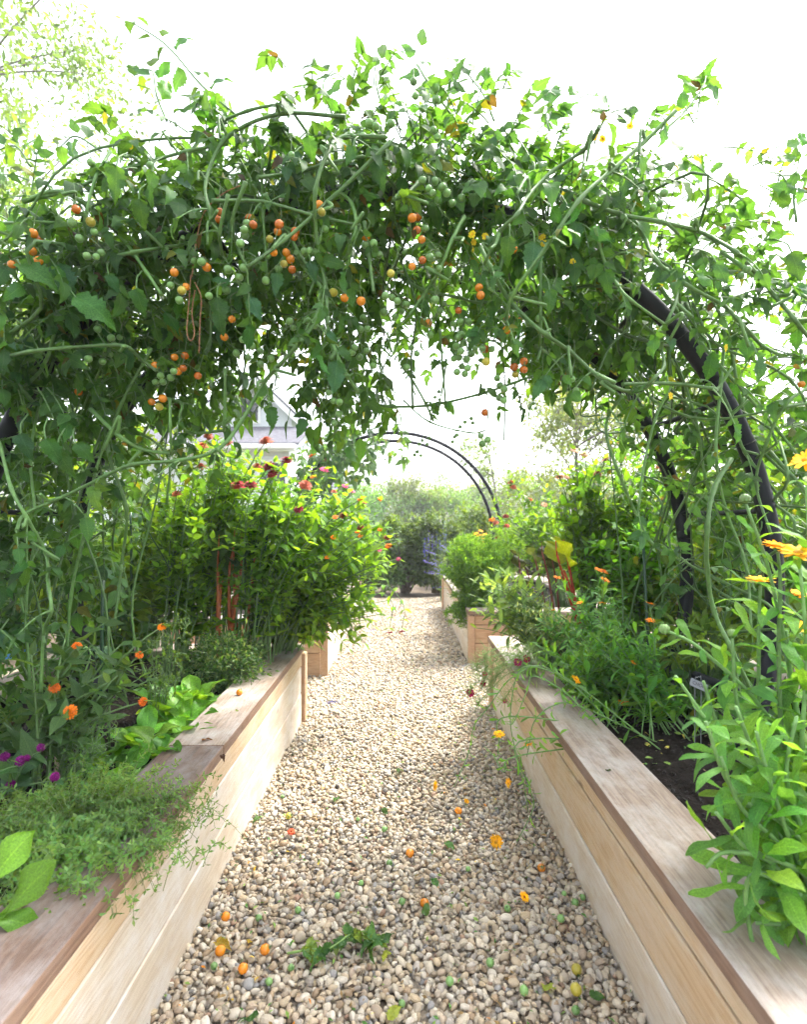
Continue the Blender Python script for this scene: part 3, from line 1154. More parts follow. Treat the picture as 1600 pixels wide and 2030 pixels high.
# ================================================================== tomato vines on the near arch
TG = (.105, .205, .060)
TOMV = [  # traced main vines: depth, radius, points in photo pixels
 (1.72, .0085, [(685,232),(555,226),(450,272),(408,358),(415,415),(432,460),(440,505)]),
 (1.66, .0090, [(765,272),(680,272),(650,300),(625,380),(628,475),(645,565),(650,645)]),
 (1.63, .0085, [(775,280),(650,400),(565,475),(490,530)]),
 (1.70, .0085, [(420,398),(520,400),(625,428),(715,448)]),
 (1.74, .0070, [(218,300),(190,350),(170,425),(168,485)]),
 (1.75, .0085, [(45,400),(100,380),(145,390),(235,465),(290,540),(320,585)]),
 (1.78, .0080, [(-60,446),(0,443),(60,440),(115,442)]),
 (1.76, .0085, [(200,515),(265,500),(330,490),(358,485),(362,470)]),
 (1.80, .0085, [(45,400),(145,375),(200,350),(280,325),(370,300),(450,285)]),
 (1.84, .0080, [(330,345),(370,310),(415,255),(490,220),(560,205)]),
 (1.76, .0080, [(510,352),(595,340),(645,325),(720,310)]),
 (1.80, .0070, [(520,315),(520,400),(530,550)]),
 (1.70, .0080, [(452,385),(435,460),(440,505)]),
 (1.71, .0085, [(487,360),(460,440),(475,500),(490,530)]),
 (1.80, .0085, [(525,385),(565,450),(600,515),(630,560),(650,620)]),
 (1.68, .0095, [(830,362),(806,385),(781,395)]),
 (1.73, .0085, [(672,381),(697,403),(706,447),(694,488),(686,512)]),
 (1.72, .0085, [(722,440),(731,506),(741,580)]),
 (1.76, .0090, [(920,430),(897,475),(869,540),(841,584),(809,628)]),
 (1.78, .0095, [(587,500),(600,525),(619,550),(640,575),(644,619),(650,647),(665,697),(690,747),(708,775)]),
 (1.70, .0090, [(644,550),(640,587),(619,644),(587,687),(556,722),(525,756),(476,839),(431,891),(360,912),(262,921),(202,947),(124,985),(49,1019),(32,1052)]),
 (1.66, .0078, [(-30,800),(0,887),(22,970),(52,1026),(90,1097),(94,1150),(101,1210),(86,1255),(80,1370)]),
 (1.86, .0100, [(180,812),(232,861),(281,891),(339,899)]),
 (1.85, .0065, [(336,790),(337,840),(339,899)]),
 (1.95, .0080, [(446,730),(444,842),(435,854),(375,857),(356,828),(360,800),(330,790)]),
 (1.72, .0085, [(-40,716),(0,710),(57,697),(125,690),(200,685),(250,687),(282,715),(310,735)]),
 (1.74, .0070, [(1030,420),(1000,450),(975,490),(959,528),(969,572)]),
 (1.62, .0085, [(1340,220),(1280,280),(1210,340),(1150,395),(1080,495),(1019,581),(1003,634)]),
 (1.60, .0080, [(1190,250),(1160,295),(1095,340),(1050,385),(1025,425),(990,460),(960,525)]),
 (1.70, .0090, [(953,490),(975,534),(1000,581),(1037,625),(1081,662),(1131,697),(1175,737),(1215,765),(1247,776),(1272,775),(1297,750),(1317,725),(1312,685),(1322,642),(1340,600),(1345,562)]),
 (1.72, .0080, [(1235,762),(1325,760),(1412,770),(1422,772),(1452,730)]),
 (1.75, .0095, [(1235,430),(1275,465),(1300,515),(1362,565),(1435,605),(1462,632),(1490,662),(1512,685),(1550,705)]),
 (1.82, .0095, [(1432,500),(1475,530),(1512,557),(1545,562),(1620,600)]),
 (1.72, .0100, [(1150,395),(1230,425),(1310,440),(1375,455),(1410,470),(1460,500),(1500,542),(1537,587),(1575,632),(1620,690)]),
 (1.70, .0070, [(1180,450),(1200,522),(1225,565),(1252,595),(1317,642)]),
 (1.95, .0080, [(1236,782),(1206,827),(1204,869),(1225,932),(1262,1019),(1296,1079),(1349,1112)]),
 (1.93, .0065, [(1330,767),(1300,831),(1277,925),(1266,1011)]),
 (1.78, .0110, [(1450,910),(1416,970),(1403,1049),(1403,1131),(1416,1210),(1450,1285),(1500,1390)]),
 (1.80, .0095, [(1000,500),(987,550),(975,619),(966,656)]),
 (1.78, .0075, [(1072,506),(1072,653),(1072,690),(1066,715)]),
 (1.95, .0085, [(800,553),(841,575),(909,590),(956,600),(1065,590)]),
 (2.15, .0085, [(740,800),(775,806),(856,803),(953,781),(1019,759),(1081,737),(1144,725)]),
 (2.10, .0045, [(800,794),(853,837),(934,858),(962,853)]),
 (2.15, .0075, [(800,730),(819,756),(844,800),(859,834)]),
 (2.00, .0065, [(872,653),(878,731),(884,806)]),
 (1.85, .0065, [(828,128),(850,165),(900,235)]),
 (2.00, .0090, [(1360,600),(1450,820),(1480,900),(1560,1000)]),
 (2.05, .0100, [(1390,560),(1440,650),(1470,800),(1500,880),(1580,960)]),
 (1.95, .0085, [(1440,640),(1430,760),(1420,900),(1440,1010),(1480,1120),(1490,1250)]),
 (2.10, .0080, [(1250,620),(1330,700),(1380,830),(1400,950),(1440,1060)]),
 (1.90, .0085, [(1310,570),(1390,680),(1460,760),(1540,850),(1620,950)]),
 (1.85, .0080, [(1620,760),(1560,800),(1520,880),(1500,960),(1530,1060)]),
 (2.20, .0080, [(150,800),(240,840),(330,900),(330,1000)]),
 (2.00, .0090, [(200,760),(215,900),(250,1010),(240,1120),(225,1250)]),
 (1.90, .0085, [(60,1380),(50,1200),(70,1050),(60,900),(90,760),(150,600)]),
 (1.95, .0080, [(130,1330),(140,1180),(170,1040),(190,930),(240,800),(300,690)]),
]
TOM = []   # (px, py, colour letter)
_A = "285,297g 268,338g 270,375g 243,425g 783,333g 430,397y 415,500g 485,585g 1035,433g 1090,423g 1098,480g 1127,497g 1420,330g 1500,500g 1505,585g 1450,512g 265,580g 238,640g 405,660g 165,590g 155,720g 45,757g 557,918g 578,958g 668,908g 717,945g 650,475g 685,472g 712,482g 1025,895g 1005,968g 1050,965g 1155,860g 1225,890g 1300,815g 1240,790g 1270,855g 1207,768g 1165,755g 1480,780g 1510,850g 1450,1000g 315,1075g 370,1105g 293,1150g 370,1190g 437,1155g 257,1035g 218,1120g 805,1372g 835,1422g 872,1430g 870,1507g 838,1565g 970,1085g 955,1115g 1000,1145g 1045,1105g 1090,1200g 1330,1085g 1365,1125g 1300,1210g 1555,100g 1465,105g 1500,150g 1585,170g 1440,75g 1405,20g 1520,70g 1480,30g 535,482o 560,525o 490,303r 480,350o 585,383r 592,350r 572,590r 455,480o 325,305r 300,265r 760,225y 745,180o 1335,262o 1370,255r 1365,340r 1395,400o 1400,530r 1335,570o 1040,380o 905,770o 1010,790o 835,735y 520,555y 1200,615y 1440,930o 142,1018o 190,905o 30,575o 115,225r 105,270r"
_B = "365,680g 335,757g 380,738g 425,715g 452,665g 485,690g 517,715g 365,787g 320,835g 352,830g 402,840g 345,700g 340,920g 390,932g 408,895g 370,885g 595,960g 612,1008g 640,1030g 610,1085g 637,1100g 230,533g 315,615g 360,600g 410,600g 200,465g 700,645g 732,640g 797,612g 955,425g 170,683g 15,490g 860,580g 1070,965g 1095,1035g 1060,900g 740,1080s 735,1110s 825,1120s 840,1150s 800,1150s 225,1045s 230,1095s 200,1080s 490,1325g 535,1350g 500,1375g 430,1215s 390,1238s 440,1243s 360,1268s 340,1320s 325,1332s 312,1362s 120,1355s 165,1340s 100,1378s 150,1378s 87,1427s 70,1447s 110,1450s 745,1140s 560,775g 500,770g 455,775g 430,805g 655,575o 655,655o 735,597o 765,853r 703,888r 765,905r 710,937y 525,855y 520,775r 350,530r 695,140o 480,385o 490,433o 517,1178r"
_C = "283,885g 372,920g 313,945g 343,1015g 400,1003g 380,1018g 360,645g 595,655g 770,1035g 798,1038g 710,1190g 675,1130g 210,1135g 1477,545g 1440,540g 1465,487g 1490,500g 1550,490g 1155,615g 130,925o 150,950r 125,995o 152,1033o 45,1048o 300,830r 358,880y 690,1080o 737,1137o 720,1152y"
_D = "40,323g 127,348g 48,380g 78,430g 130,395g 120,515g 135,545g 720,692g 75,715g 172,765g 195,805g 230,785g 115,765g 155,740g 1365,1068g 1340,1093g 1268,1078g 1035,765g 990,820g 1018,805g"
_E = "795,268g 770,370g 880,440g 945,435g 905,500g 870,570g 708,553g 810,625g 698,605g 1270,740g 1350,755g 1230,790g 1290,790g 1375,705g 1350,25g 1382,592o 1465,580r 1450,680r 1410,705o 1228,660o 1288,920o 1200,947o 1260,985y 1568,740r 620,868r"
for txt, ox, oy, k in ((_A, 400, 350, 3.2), (_B, 800, 450, 3.2), (_C, 0, 0, 2.0), (_D, 800, 0, 2.0), (_E, 0, 560, 4.0)):
    for w in txt.split():
        a, b = w[:-1].split(',')
        TOM.append((ox + int(a) / k, oy + int(b) / k, w[-1]))
TOM.append((1590, 762, 'o'))


def tomato_mesh(colour):
    key = 'tom' + colour
    if key in FL:
        return FL[key]
    V, Fx = ico(3)
    r = np.sqrt(V[:, 0] ** 2 + V[:, 1] ** 2)
    V = V.copy()
    V[:, 2] = V[:, 2] * .97 - np.where(V[:, 2] > 0, .14 * np.exp(-(r / .25) ** 2), 0)
    mb = MB()
    mb.add(V, [Fx])
    FL[key] = mb.mesh('tomato', {'g': 'tomato_green', 's': 'tomato_green', 'y': 'tomato_turning', 'o': 'tomato_orange', 'r': 'tomato_red'}[colour])
    return FL[key]


def calyx_mesh():
    if 'calyx' in FL:
        return FL['calyx']
    mb = MB()
    for i in range(5):
        a = 2 * math.pi * i / 5
        d, s = np.array([math.cos(a), math.sin(a), 0]), np.array([-math.sin(a), math.cos(a), 0])
        z = np.array([0, 0, 1.0])
        mb.add([z * .86 - s * .1, z * .86 + s * .1, d * .38 + z * 1.0 + s * .09, d * .38 + z * 1.0 - s * .09, d * .8 + z * 1.06], [np.array([(0, 1, 2, 3)]), np.array([(3, 2, 4)])], (.07, .16, .04))
    tube(mb, smooth_path([(0, 0, .84), (.05, 0, 1.2), (.16, .06, 1.5)]), .06, 5, (.10, .19, .06))
    FL['calyx'] = mb.mesh('calyx', 'stem')
    return FL['calyx']


def add_tomato(plant, p, r, colour, up=(0, 0, 1)):
    up = unit(np.asarray(up, float) + rv(.25))
    a = unit(np.cross(up, rv()))
    o = plant.add_obj('tomato', tomato_mesh(colour), p, a, np.cross(up, a), up, r)
    c = bpy.data.objects.new('calyx', calyx_mesh())
    COL.objects.link(c)
    c.parent = o
    return o


base_l = np.array([-1.32, 2.2, SOIL_Z])
base_r = np.array([1.20, 2.2, SOIL_Z])
vine_l = Plant('tomato_plant', base_l, 'tomato vine climbing the arch from the left bed, orange and green fruit', 'tomato plant', 'tomato vines over the near arch')
vine_r = Plant('tomato_plant', base_r, 'tomato vine climbing the arch from the right bed, mostly green fruit', 'tomato plant', 'tomato vines over the near arch')


def vine_for(x, y=0):
    return vine_l if x < -.02 else vine_r


def stem_cols(n):
    b = np.array(TG) * random.uniform(.8, 1.15)
    return np.array([b * random.uniform(.85, 1.15) for _ in range(n)])


def sprig(plant, p, d, ln, nl, s, key='tomato', tones=G_TOM, droop=.7, rach=None, up=(0, 0, 1)):
    """a compound leaf: curved rachis with pairs of leaflets and one at the tip"""
    d = unit(d)
    end = p + d * ln + np.array([0, 0, -droop * ln * .6])
    P = bez(p, p + d * ln * .55, end, 5)
    if rach is not None:
        tube(rach, P, [.0032, .0016], 3, (.12, .22, .07), cap=False)
    tone = tones[min(len(tones) - 1, int(abs(random.gauss(0, 1.35))))]
    tdir = unit(P[-1] - P[-2])
    side0 = unit(np.cross(tdir, np.asarray(up) + rv(.25)))
    nr = unit(np.cross(side0, tdir))
    plant.leaf(key, P[-1], tdir + rv(.15) + np.array([0, 0, -.25]), nr + rv(.35), s * random.uniform(1.0, 1.35), tone)
    for i in range(nl):
        t = .35 + .55 * i / max(1, nl - 1)
        q = P[0] * (1 - t) ** 2 + 2 * t * (1 - t) * (p + d * ln * .55) + P[-1] * t * t
        for sg in (-1, 1):
            dd = sg * side0 * .9 + tdir * .45 + np.array([0, 0, -.35 * droop]) + rv(.18)
            tn = tone if random.random() > .05 else random.choice([(.11, .135, .022), (.07, .055, .025), (.12, .16, .025)])
            plant.leaf(key, q, dd, nr + rv(.4), s * random.uniform(.6, 1.05) * (.75 + .3 * t), tn)
    return end


# ---- traced vines
rachis_l, rachis_r = MB(), MB()
for dep, r, pts in TOMV:
    P = [at(x, y, dep - (.13 if dep < 1.9 else .05) + .05 * math.sin(i * 1.7 + x * .01)) for i, (x, y) in enumerate(pts)]
    Q = smooth_path(P, per=5)
    w = np.ones(len(Q))
    w[::5] = 1.32                                           # swollen nodes
    rr = r * w * np.linspace(1.05, .85, len(Q))
    pl = vine_for(P[len(P) // 2][0])
    so = pl.stem(Q, rr * .60, stem_cols(7), sides=8)
    for i in range(1, len(P)):                              # leaves borne on the vine itself
        if random.random() < .62:
            j_ = min(len(Q) - 1, i * 5)
            sprig(pl, Q[j_], rv(.7) + np.array([0, -.25, .1]), random.uniform(.05, .10), 2, random.uniform(.035, .062), droop=.8, rach=rachis_l if pl is vine_l else rachis_r)
    for i in range(1, len(P) - 1):                          # cut side shoots
        if random.random() < .35:
            mb = MB()
            tube(mb, smooth_path([P[i], P[i] + rv(.02) + np.array([0, -.01, .0]), P[i] + rv(.03) + np.array([0, -.02, -.02])]), [r * .6, r * .45], 6, TG)
            mb.build('side_shoot', 'stem', so)
# ---- tangle of further stems running with the hoops and drooping from them
for k in range(150):
    ph = random.choice([random.uniform(150, 205), random.uniform(20, 160), random.uniform(20, 160), random.uniform(-22, 45)])
    span = random.uniform(12, 40) * random.choice((-1, 1))
    d0 = random.uniform(1.78, 2.75)
    rad = ARC_R + max(-.2, min(.15, random.gauss(.03, .11)))
    P = []
    for i in range(5):
        q = ph + span * i / 4
        P.append(hoop_pt(q, d0 + .12 * i * random.uniform(-1, 1), rad + random.gauss(0, .05)) + rv(.03))
    Q = smooth_path(P, per=4)
    r = random.uniform(.003, .0068)
    vine_for(P[2][0]).stem(Q, [r, r * .75], stem_cols(4) * random.uniform(.6, 1.0), sides=6)
for k in range(20):
    sgn = random.choice((-1, 1))
    x = ARC_X + sgn * random.uniform(.95, 1.6) if k < 13 else random.uniform(-.9, .9)
    y = random.uniform(1.75, 2.8)
    z1 = ARC_Z + math.sqrt(max(.05, ARC_R ** 2 - min(1.38, abs(x - ARC_X)) ** 2)) * random.uniform(.6, 1.0) if k < 13 else 2.1
    z0 = SOIL_Z if k < 13 else z1 - random.uniform(.3, .6)
    P = [np.array([x * .93, y, z0]), np.array([x, y, z0 + (z1 - z0) * .35]) + rv(.06), np.array([x * .99, y, z0 + (z1 - z0) * .7]) + rv(.06), np.array([x * .93, y, z1]) + rv(.04)]
    vine_for(x).stem(smooth_path(P), [random.uniform(.004, .0065), .003], stem_cols(4) * .7, sides=6)

# ---- leaves: compound leaves spread through the shell of the arch


def shell_sprigs(n, ph_rng, rad_mu, rad_sd, d_rng, outward, s_rng, nl, droop, key='tomato'):
    for _ in range(int(n * 1.18)):
        ph = random.uniform(*ph_rng)
        rad = ARC_R + random.gauss(rad_mu, rad_sd)
        d = random.uniform(*d_rng)
        p = hoop_pt(ph, d, rad)
        if p[2] < SOIL_Z + .05:
            continue
        a = math.radians(ph)
        o = np.array([math.cos(a), 0, math.sin(a)]) * outward
        dd = o + rv(.6) + np.array([0, -.35 if d < 2.1 else .2, 0])
        pl = vine_for(p[0] + random.gauss(0, .12))
        sprig(pl, p, dd, random.uniform(.08, .16), nl if random.random() < .8 else nl + 1, random.uniform(*s_rng) * .80, key, droop=droop * random.uniform(.4, 1.3),
              rach=rachis_l if pl is vine_l else rachis_r)


# top of the arch, front and back
shell_sprigs(330, (54, 142), .05, .09, (1.70, 2.12), .4, (.05, .09), 3, .6)
shell_sprigs(290, (57, 152), -.02, .09, (1.66, 1.88), .05, (.05, .09), 3, .7)
shell_sprigs(380, (42, 140), .01, .12, (2.05, 2.8), .3, (.06, .10), 3, .6, 'tomato_lo')
shell_sprigs(230, (50, 132), -.10, .09, (1.9, 2.75), -.2, (.055, .09), 3, .9, 'tomato_lo')
shell_sprigs(240, (50, 142), .02, .10, (1.85, 2.5), .1, (.065, .11), 3, .7, 'tomato_lo')
shell_sprigs(60, (138, 178), .0, .14, (1.95, 2.5), .1, (.065, .11), 3, .7, 'tomato_lo')
# sunlit fringe over the top
shell_sprigs(140, (40, 148), .14, .07, (1.75, 2.6), .8, (.04, .07), 3, .2)
# left shoulder and left leg
shell_sprigs(250, (128, 188), .03, .16, (1.58, 2.2), .2, (.045, .09), 3, .8)
shell_sprigs(260, (126, 196), .02, .18, (2.1, 3.0), .2, (.05, .095), 3, .8, 'tomato_lo')
shell_sprigs(150, (168, 201), .0, .15, (1.56, 2.0), .2, (.06, .11), 3, .8)
# right shoulder thick, right leg thin
shell_sprigs(45, (42, 60), .16, .11, (1.7, 2.1), .5, (.045, .08), 3, .6)
shell_sprigs(130, (18, 58), .13, .13, (2.05, 2.5), .4, (.045, .08), 3, .6)
shell_sprigs(55, (12, 45), .30, .10, (1.75, 2.2), .6, (.045, .08), 3, .5)
shell_sprigs(190, (-24, 55), .15, .17, (2.1, 2.9), .4, (.05, .085), 3, .7, 'tomato_lo')
shell_sprigs(60, (-24, 25), .25, .14, (2.1, 2.6), .3, (.045, .075), 3, .8)
shell_sprigs(150, (8, 58), .20, .15, (2.08, 2.7), .5, (.06, .105), 3, .6, 'tomato_lo')
shell_sprigs(60, (20, 60), .24, .12, (1.72, 2.0), .7, (.05, .09), 3, .5)
shell_sprigs(110, (-22, 22), .26, .16, (2.1, 2.9), .4, (.06, .105), 3, .7, 'tomato_lo')
# hanging clump under the crown of the arch, left of the opening
for _ in range(120):
    p = at(random.gauss(680, 48), random.uniform(600, 790), random.uniform(2.05, 2.6))
    sprig(vine_for(p[0]), p, rv(.6) + np.array([0, 0, -.3]), random.uniform(.08, .15), 2, random.uniform(.045, .075), 'tomato_lo', droop=.9, rach=rachis_l)
for px, py in ((585, 780), (600, 800), (640, 820), (690, 830), (720, 820), (745, 800), (655, 790), (705, 800), (620, 770)):
    p = at(px, py, random.uniform(2.2, 2.6))
    sprig(vine_for(p[0]), p, rv(.4) + np.array([0, 0, -.8]), random.uniform(.07, .12), 1, random.uniform(.06, .085), 'tomato_lo', droop=1.0, rach=rachis_l)
for _ in range(60):
    p = at(random.uniform(1030, 1290), random.gauss(650, 45), random.uniform(2.0, 2.6))
    sprig(vine_r, p, rv(.5) + np.array([0, 0, -.4]), random.uniform(.08, .14), 2, random.uniform(.045, .075), 'tomato_lo', droop=.9, rach=rachis_r)
for _ in range(85):
    p = at(random.uniform(320, 570), random.uniform(600, 790), random.uniform(2.2, 2.8))
    sprig(vine_l, p, rv(.5) + np.array([0, 0, -.5]), random.uniform(.08, .14), 2, random.uniform(.05, .08), 'tomato_lo', droop=.9, rach=rachis_l)
# leaves in front of everything, placed where the photograph shows single leaves: px, py of base, heading in the picture, length px
HERO = [(40,525,.9,.4,105),(115,525,.4,.9,90),(270,572,.1,1,70),(150,590,.9,.4,110),(40,860,.3,.9,70),(90,870,.4,.9,75),(115,890,.3,.9,80),(150,880,.7,.6,60),
        (430,590,.05,1,85),(495,590,.5,.9,60),(455,560,-.9,-.3,50),(615,520,.3,1,50),(640,515,1,.3,60),(550,540,-.1,1,55),(605,655,-.5,.6,45),(645,660,.8,.4,40),(640,690,-.7,.4,50),(670,690,.8,.6,45),
        (668,715,-.1,1,80),(1010,470,-.2,1,70),(1060,480,-.1,1,85),(1140,440,.2,1,60),(1170,455,.9,.5,60),(1090,575,.1,1,60),(1340,530,.2,1,70),(1330,545,-.9,.2,50),(1380,540,.8,.7,60),
        (1480,670,.1,1,60),(1410,700,.1,1,75),(1245,345,-.3,1,60),(1270,310,.3,1,50),(215,545,.5,.8,50),(820,240,-.2,1,60),(955,290,1,.2,60),(1060,340,-.2,1,70),(395,215,-.9,-.2,70),
        (300,340,-.3,1,75),(275,395,.1,1,70),(350,360,1,.1,45),(345,395,.9,.5,45),(230,330,-.1,1,80),(700,290,-.3,1,50),(745,320,.3,1,70),(610,270,.2,1,60),(1420,520,.5,.9,60),(1570,500,.2,1,80),(1500,700,.3,.9,80),
        (655,150,-.7,.3,40),(745,130,.2,-1,35),(1095,205,-.05,-1,85),(1080,190,-.8,.2,40),(1180,190,1,0,60),(1240,215,1,.1,45),(1320,250,.1,1,50),(960,160,.3,-1,45),(930,150,-.5,-.8,40),(1385,175,.2,-.9,45),(1370,190,-.8,.2,40),
        (870,200,.5,-.6,45),(700,180,-.3,-.9,45),(1560,290,.9,-.4,50),(1545,320,.9,-.3,50),(1580,345,-.5,.9,45),(1560,360,.7,.8,45)]
for (px, py, hx, hy, L) in HERO:
    dep = random.uniform(1.50, 1.60) if py > 240 else random.uniform(1.75, 2.0)
    p = at(px, py, dep)
    s = L * dep / F * .86
    d = np.array([hx, random.uniform(-.25, .2), -hy])
    pl = vine_for(p[0])
    pl.leaf('tomato', p, d, np.array([random.uniform(-.5, .5), -1, random.uniform(.1, .8)]), s, random.choice(G_TOM[:3]))
    tube(rachis_l if pl is vine_l else rachis_r, smooth_path([p - unit(d) * .05 + np.array([0, .05, .02]), p - unit(d) * .02 + np.array([0, .01, .012]), p]), .0022, 4, TG, cap=False)
# whips reaching up against the sky
WHIPS = [([(470,230),(400,170),(330,90),(262,45)], 1.75, 9), ([(330,240),(310,190),(300,140),(265,150)], 1.8, 6), ([(1310,265),(1360,220),(1395,170),(1400,150)], 1.62, 7), ([(1480,400),(1420,360),(1350,300)], 1.75, 4),
         ([(870,230),(850,160),(828,125),(835,90)], 1.85, 4), ([(980,240),(960,190),(930,150),(905,125)], 1.9, 6), ([(1580,440),(1575,380),(1590,290)], 1.6, 7), ([(660,230),(640,170),(668,130)], 1.85, 4), ([(760,220),(745,160),(755,115)], 1.85, 4),
         ([(1090,260),(1085,220),(1130,190)], 1.8, 5), ([(1180,270),(1210,225),(1250,215)], 1.75, 5), ([(60,330),(30,290),(-10,300)], 1.8, 5), ([(200,300),(150,270),(120,290)], 1.9, 5)]
for pts, dep, nlf in WHIPS:
    P = smooth_path([at(x, y, dep + .03 * i) for i, (x, y) in enumerate(pts)])
    pl = vine_for(P[0][0])
    pl.stem(P, [.004, .0018], stem_cols(3), sides=5)
    for i in range(nlf):
        t = .3 + .7 * i / nlf
        q = P[int(t * (len(P) - 1))]
        tg = unit(P[min(len(P) - 1, int(t * (len(P) - 1)) + 1)] - P[max(0, int(t * (len(P) - 1)) - 1)])
        sd = unit(np.cross(tg, [0, 1, 0])) * (1 if i % 2 else -1)
        pl.leaf('tomato', q + sd * .012, sd * .8 + tg * .5 + rv(.25), np.array([0, -.7, .5]) + rv(.5), random.uniform(.05, .085) * (1.35 - .5 * t), G_TOM[random.randrange(4)])
    pl.leaf('tomato', P[-1], P[-1] - P[-3] + rv(.02), np.array([.3, -1, .3]), .075, G_TOM[1])

# ---- fruit
done = []
for (px, py, c) in TOM:
    dep = {True: random.uniform(1.52, 1.62), False: random.uniform(1.68, 1.85)}[py < 600]
    if c == 's':
        dep = random.uniform(2.2, 2.4)
    p = at(px, py, dep)
    r = random.uniform(.0102, .0128) * (.62 if c == 's' else 1) * (.95 if c == 'g' else 1.05)
    pl = vine_for(p[0])
    add_tomato(pl, p, r, c)
    done.append((p, pl, c))
# trusses: each fruit hangs from the nearest fruit above it, or from a vine
for i, (p, pl, c) in enumerate(done):
    best, bd = None, .085
    for j, (q, _, _) in enumerate(done):
        dz = q[2] - p[2]
        dist = np.linalg.norm(q - p)
        if i != j and dz > .008 and dist < bd:
            best, bd = q, dist
    top = p + np.array([random.uniform(-.02, .02), .01, random.uniform(.05, .09) if CY - (p[2] - CAMH) * F / p[1] < 730 else random.uniform(.12, .17)]) if best is None else best + np.array([.006, .01, .016])
    a = p + np.array([0, 0, .014])
    tube(rachis_l if pl is vine_l else rachis_r, smooth_path([top, (top + a) / 2 + rv(.006) + np.array([0, .004, .004]), a], per=3), .0014, 4, (.10, .16, .055), cap=False)
# little yellow blossoms
for (px, py) in [(936,465),(962,468),(940,480),(1075,470),(1078,483),(1136,520),(1180,270),(1195,275),(1250,250),(690,300),(683,292),(1440,690),(1330,785),(905,250),(1525,440)]:
    p = at(px, py, random.uniform(1.6, 1.7))
    put_flower(vine_for(p[0]), 'tomflower', 'cosmos', (.80, .60, .04), (.75, .50, .03), p, rv(.6) + np.array([0, -1, -.4]), .011, 'blossom')
for mb, pl in ((rachis_l, vine_l), (rachis_r, vine_r)):
    o = mb.build('leaf_stalks', 'stem', pl.root)
    o['kind'] = 'stuff'
vine_l.finish(300, 12)
vine_r.finish(300, 12)

# ---- twine tied to the arch, hanging in loops
def strand(mb, P, r):
    Q = smooth_path(P, per=9)
    n = len(Q)
    for ph in (0, math.pi):
        a = np.arange(n) * 1.1 + ph
        tube(mb, Q + np.stack([np.cos(a), np.sin(a), 0 * a], 1) * r * .7, r * .75, 5)


mb = MB()
strand(mb, [at(x, y, 1.62) for x, y in ((378,545),(374,600),(370,655),(377,676),(385,660),(380,620),(386,575))], .0018)
strand(mb, [at(x, y, 1.62) for x, y in ((386,560),(398,590),(396,640),(394,700))], .0018)
strand(mb, [at(x, y, 1.63) for x, y in ((475,368),(440,385),(405,420),(390,470),(380,548))], .0018)
tag(mb.build('twine', 'twine'), 'brown twine hanging in loops from the arch among the tomatoes', 'twine')

# ================================================================== plants in the beds
def branchy(plant, base, tips, key, tones, ls, pairs=5, r0=.004, jx=.05, start=.25, twigs=0, stem_col=G_STEM, up=.5, lift=.25, droop=0.0, rach=None):
    """stems from the base to each tip with opposite leaf pairs; optional leafy side twigs"""
    ends = []
    for tip in tips:
        tip = np.asarray(tip, float)
        b = base + np.array([random.gauss(0, jx), random.gauss(0, jx), 0])
        hgt = tip[2] - b[2]
        c = b + np.array([(tip[0] - b[0]) * .25, (tip[1] - b[1]) * .25, max(hgt, .1) * .75 + droop])
        P = bez(b, c, tip, 10)
        plant.stem(P, [r0 * 1.25, r0 * .6], np.array([stem_col, stem_col]) * random.uniform(.8, 1.15), sides=5)
        rot = random.uniform(0, 6.28)
        for i in range(pairs):
            t = start + (0.97 - start) * (i + .5 * random.random()) / pairs
            q = (1 - t) ** 2 * b + 2 * t * (1 - t) * c + t * t * tip
            tg = unit(2 * (1 - t) * (c - b) + 2 * t * (tip - c))
            s1 = unit(np.cross(tg, [math.cos(rot + i * 1.57), math.sin(rot + i * 1.57), .1]))
            for sg in (-1, 1):
                dd = sg * s1 + tg * up * random.uniform(.5, 1.4) + np.array([0, 0, lift]) + rv(.18)
                plant.leaf(key, q, dd, np.array([0, 0, 1.0]) + tg * .4 + rv(.35), ls * random.uniform(.7, 1.2) * (1.15 - .4 * t), random.choice(tones))
            if twigs and random.random() < twigs and t > start + .1:
                tl = random.uniform(.10, .22)
                td = unit(s1 * random.choice((-1, 1)) + tg * .7 + rv(.3))
                e = q + td * tl
                R = bez(q, q + td * tl * .5 + np.array([0, 0, .02]), e, 4)
                (tube(rach, R, [r0 * .6, r0 * .35], 4, stem_col, cap=False) if rach is not None else plant.stem(R, [r0 * .6, r0 * .35], stem_col, sides=4))
                for k in range(3):
                    qq = R[1 + k] if 1 + k < len(R) else R[-1]
                    s2 = unit(np.cross(td, rv()))
                    for sg in (-1, 1):
                        plant.leaf(key, qq, sg * s2 + td * .5 + np.array([0, 0, .15]), np.array([0, 0, 1.0]) + rv(.4), ls * random.uniform(.5, .85), random.choice(tones))
                plant.leaf(key, e, td, np.array([0, 0, 1]) + rv(.4), ls * .6, random.choice(tones))
        plant.leaf(key, tip, unit(tip - c) + rv(.4), np.array([0, 0, 1]) + rv(.5), ls * .55, random.choice(tones))
        ends.append((tip, unit(tip - c)))
    return ends


def cloud_tips(c, r, n):
    out = []
    while len(out) < n:
        v = RNG.normal(size=3)
        v = v / np.linalg.norm(v) * random.uniform(.45, 1.0) ** .5
        if v[2] > -.75:
            out.append(np.asarray(c) + v * np.asarray(r))
    return out


CRIM, CRIMC = (.36, .045, .07), (.22, .03, .04)
ORG, ORGC = (.80, .22, .015), (.55, .16, .02)
PINK, PINKC = (.62, .10, .24), (.5, .3, .05)
PALE, PALEC = (.72, .40, .27), (.48, .22, .10)
YEL, YELC = (.86, .46, .015), (.62, .28, .015)
CORAL, CORALC = (.62, .17, .10), (.35, .12, .05)
MAG, MAGC = (.42, .012, .10), (.6, .35, .02)


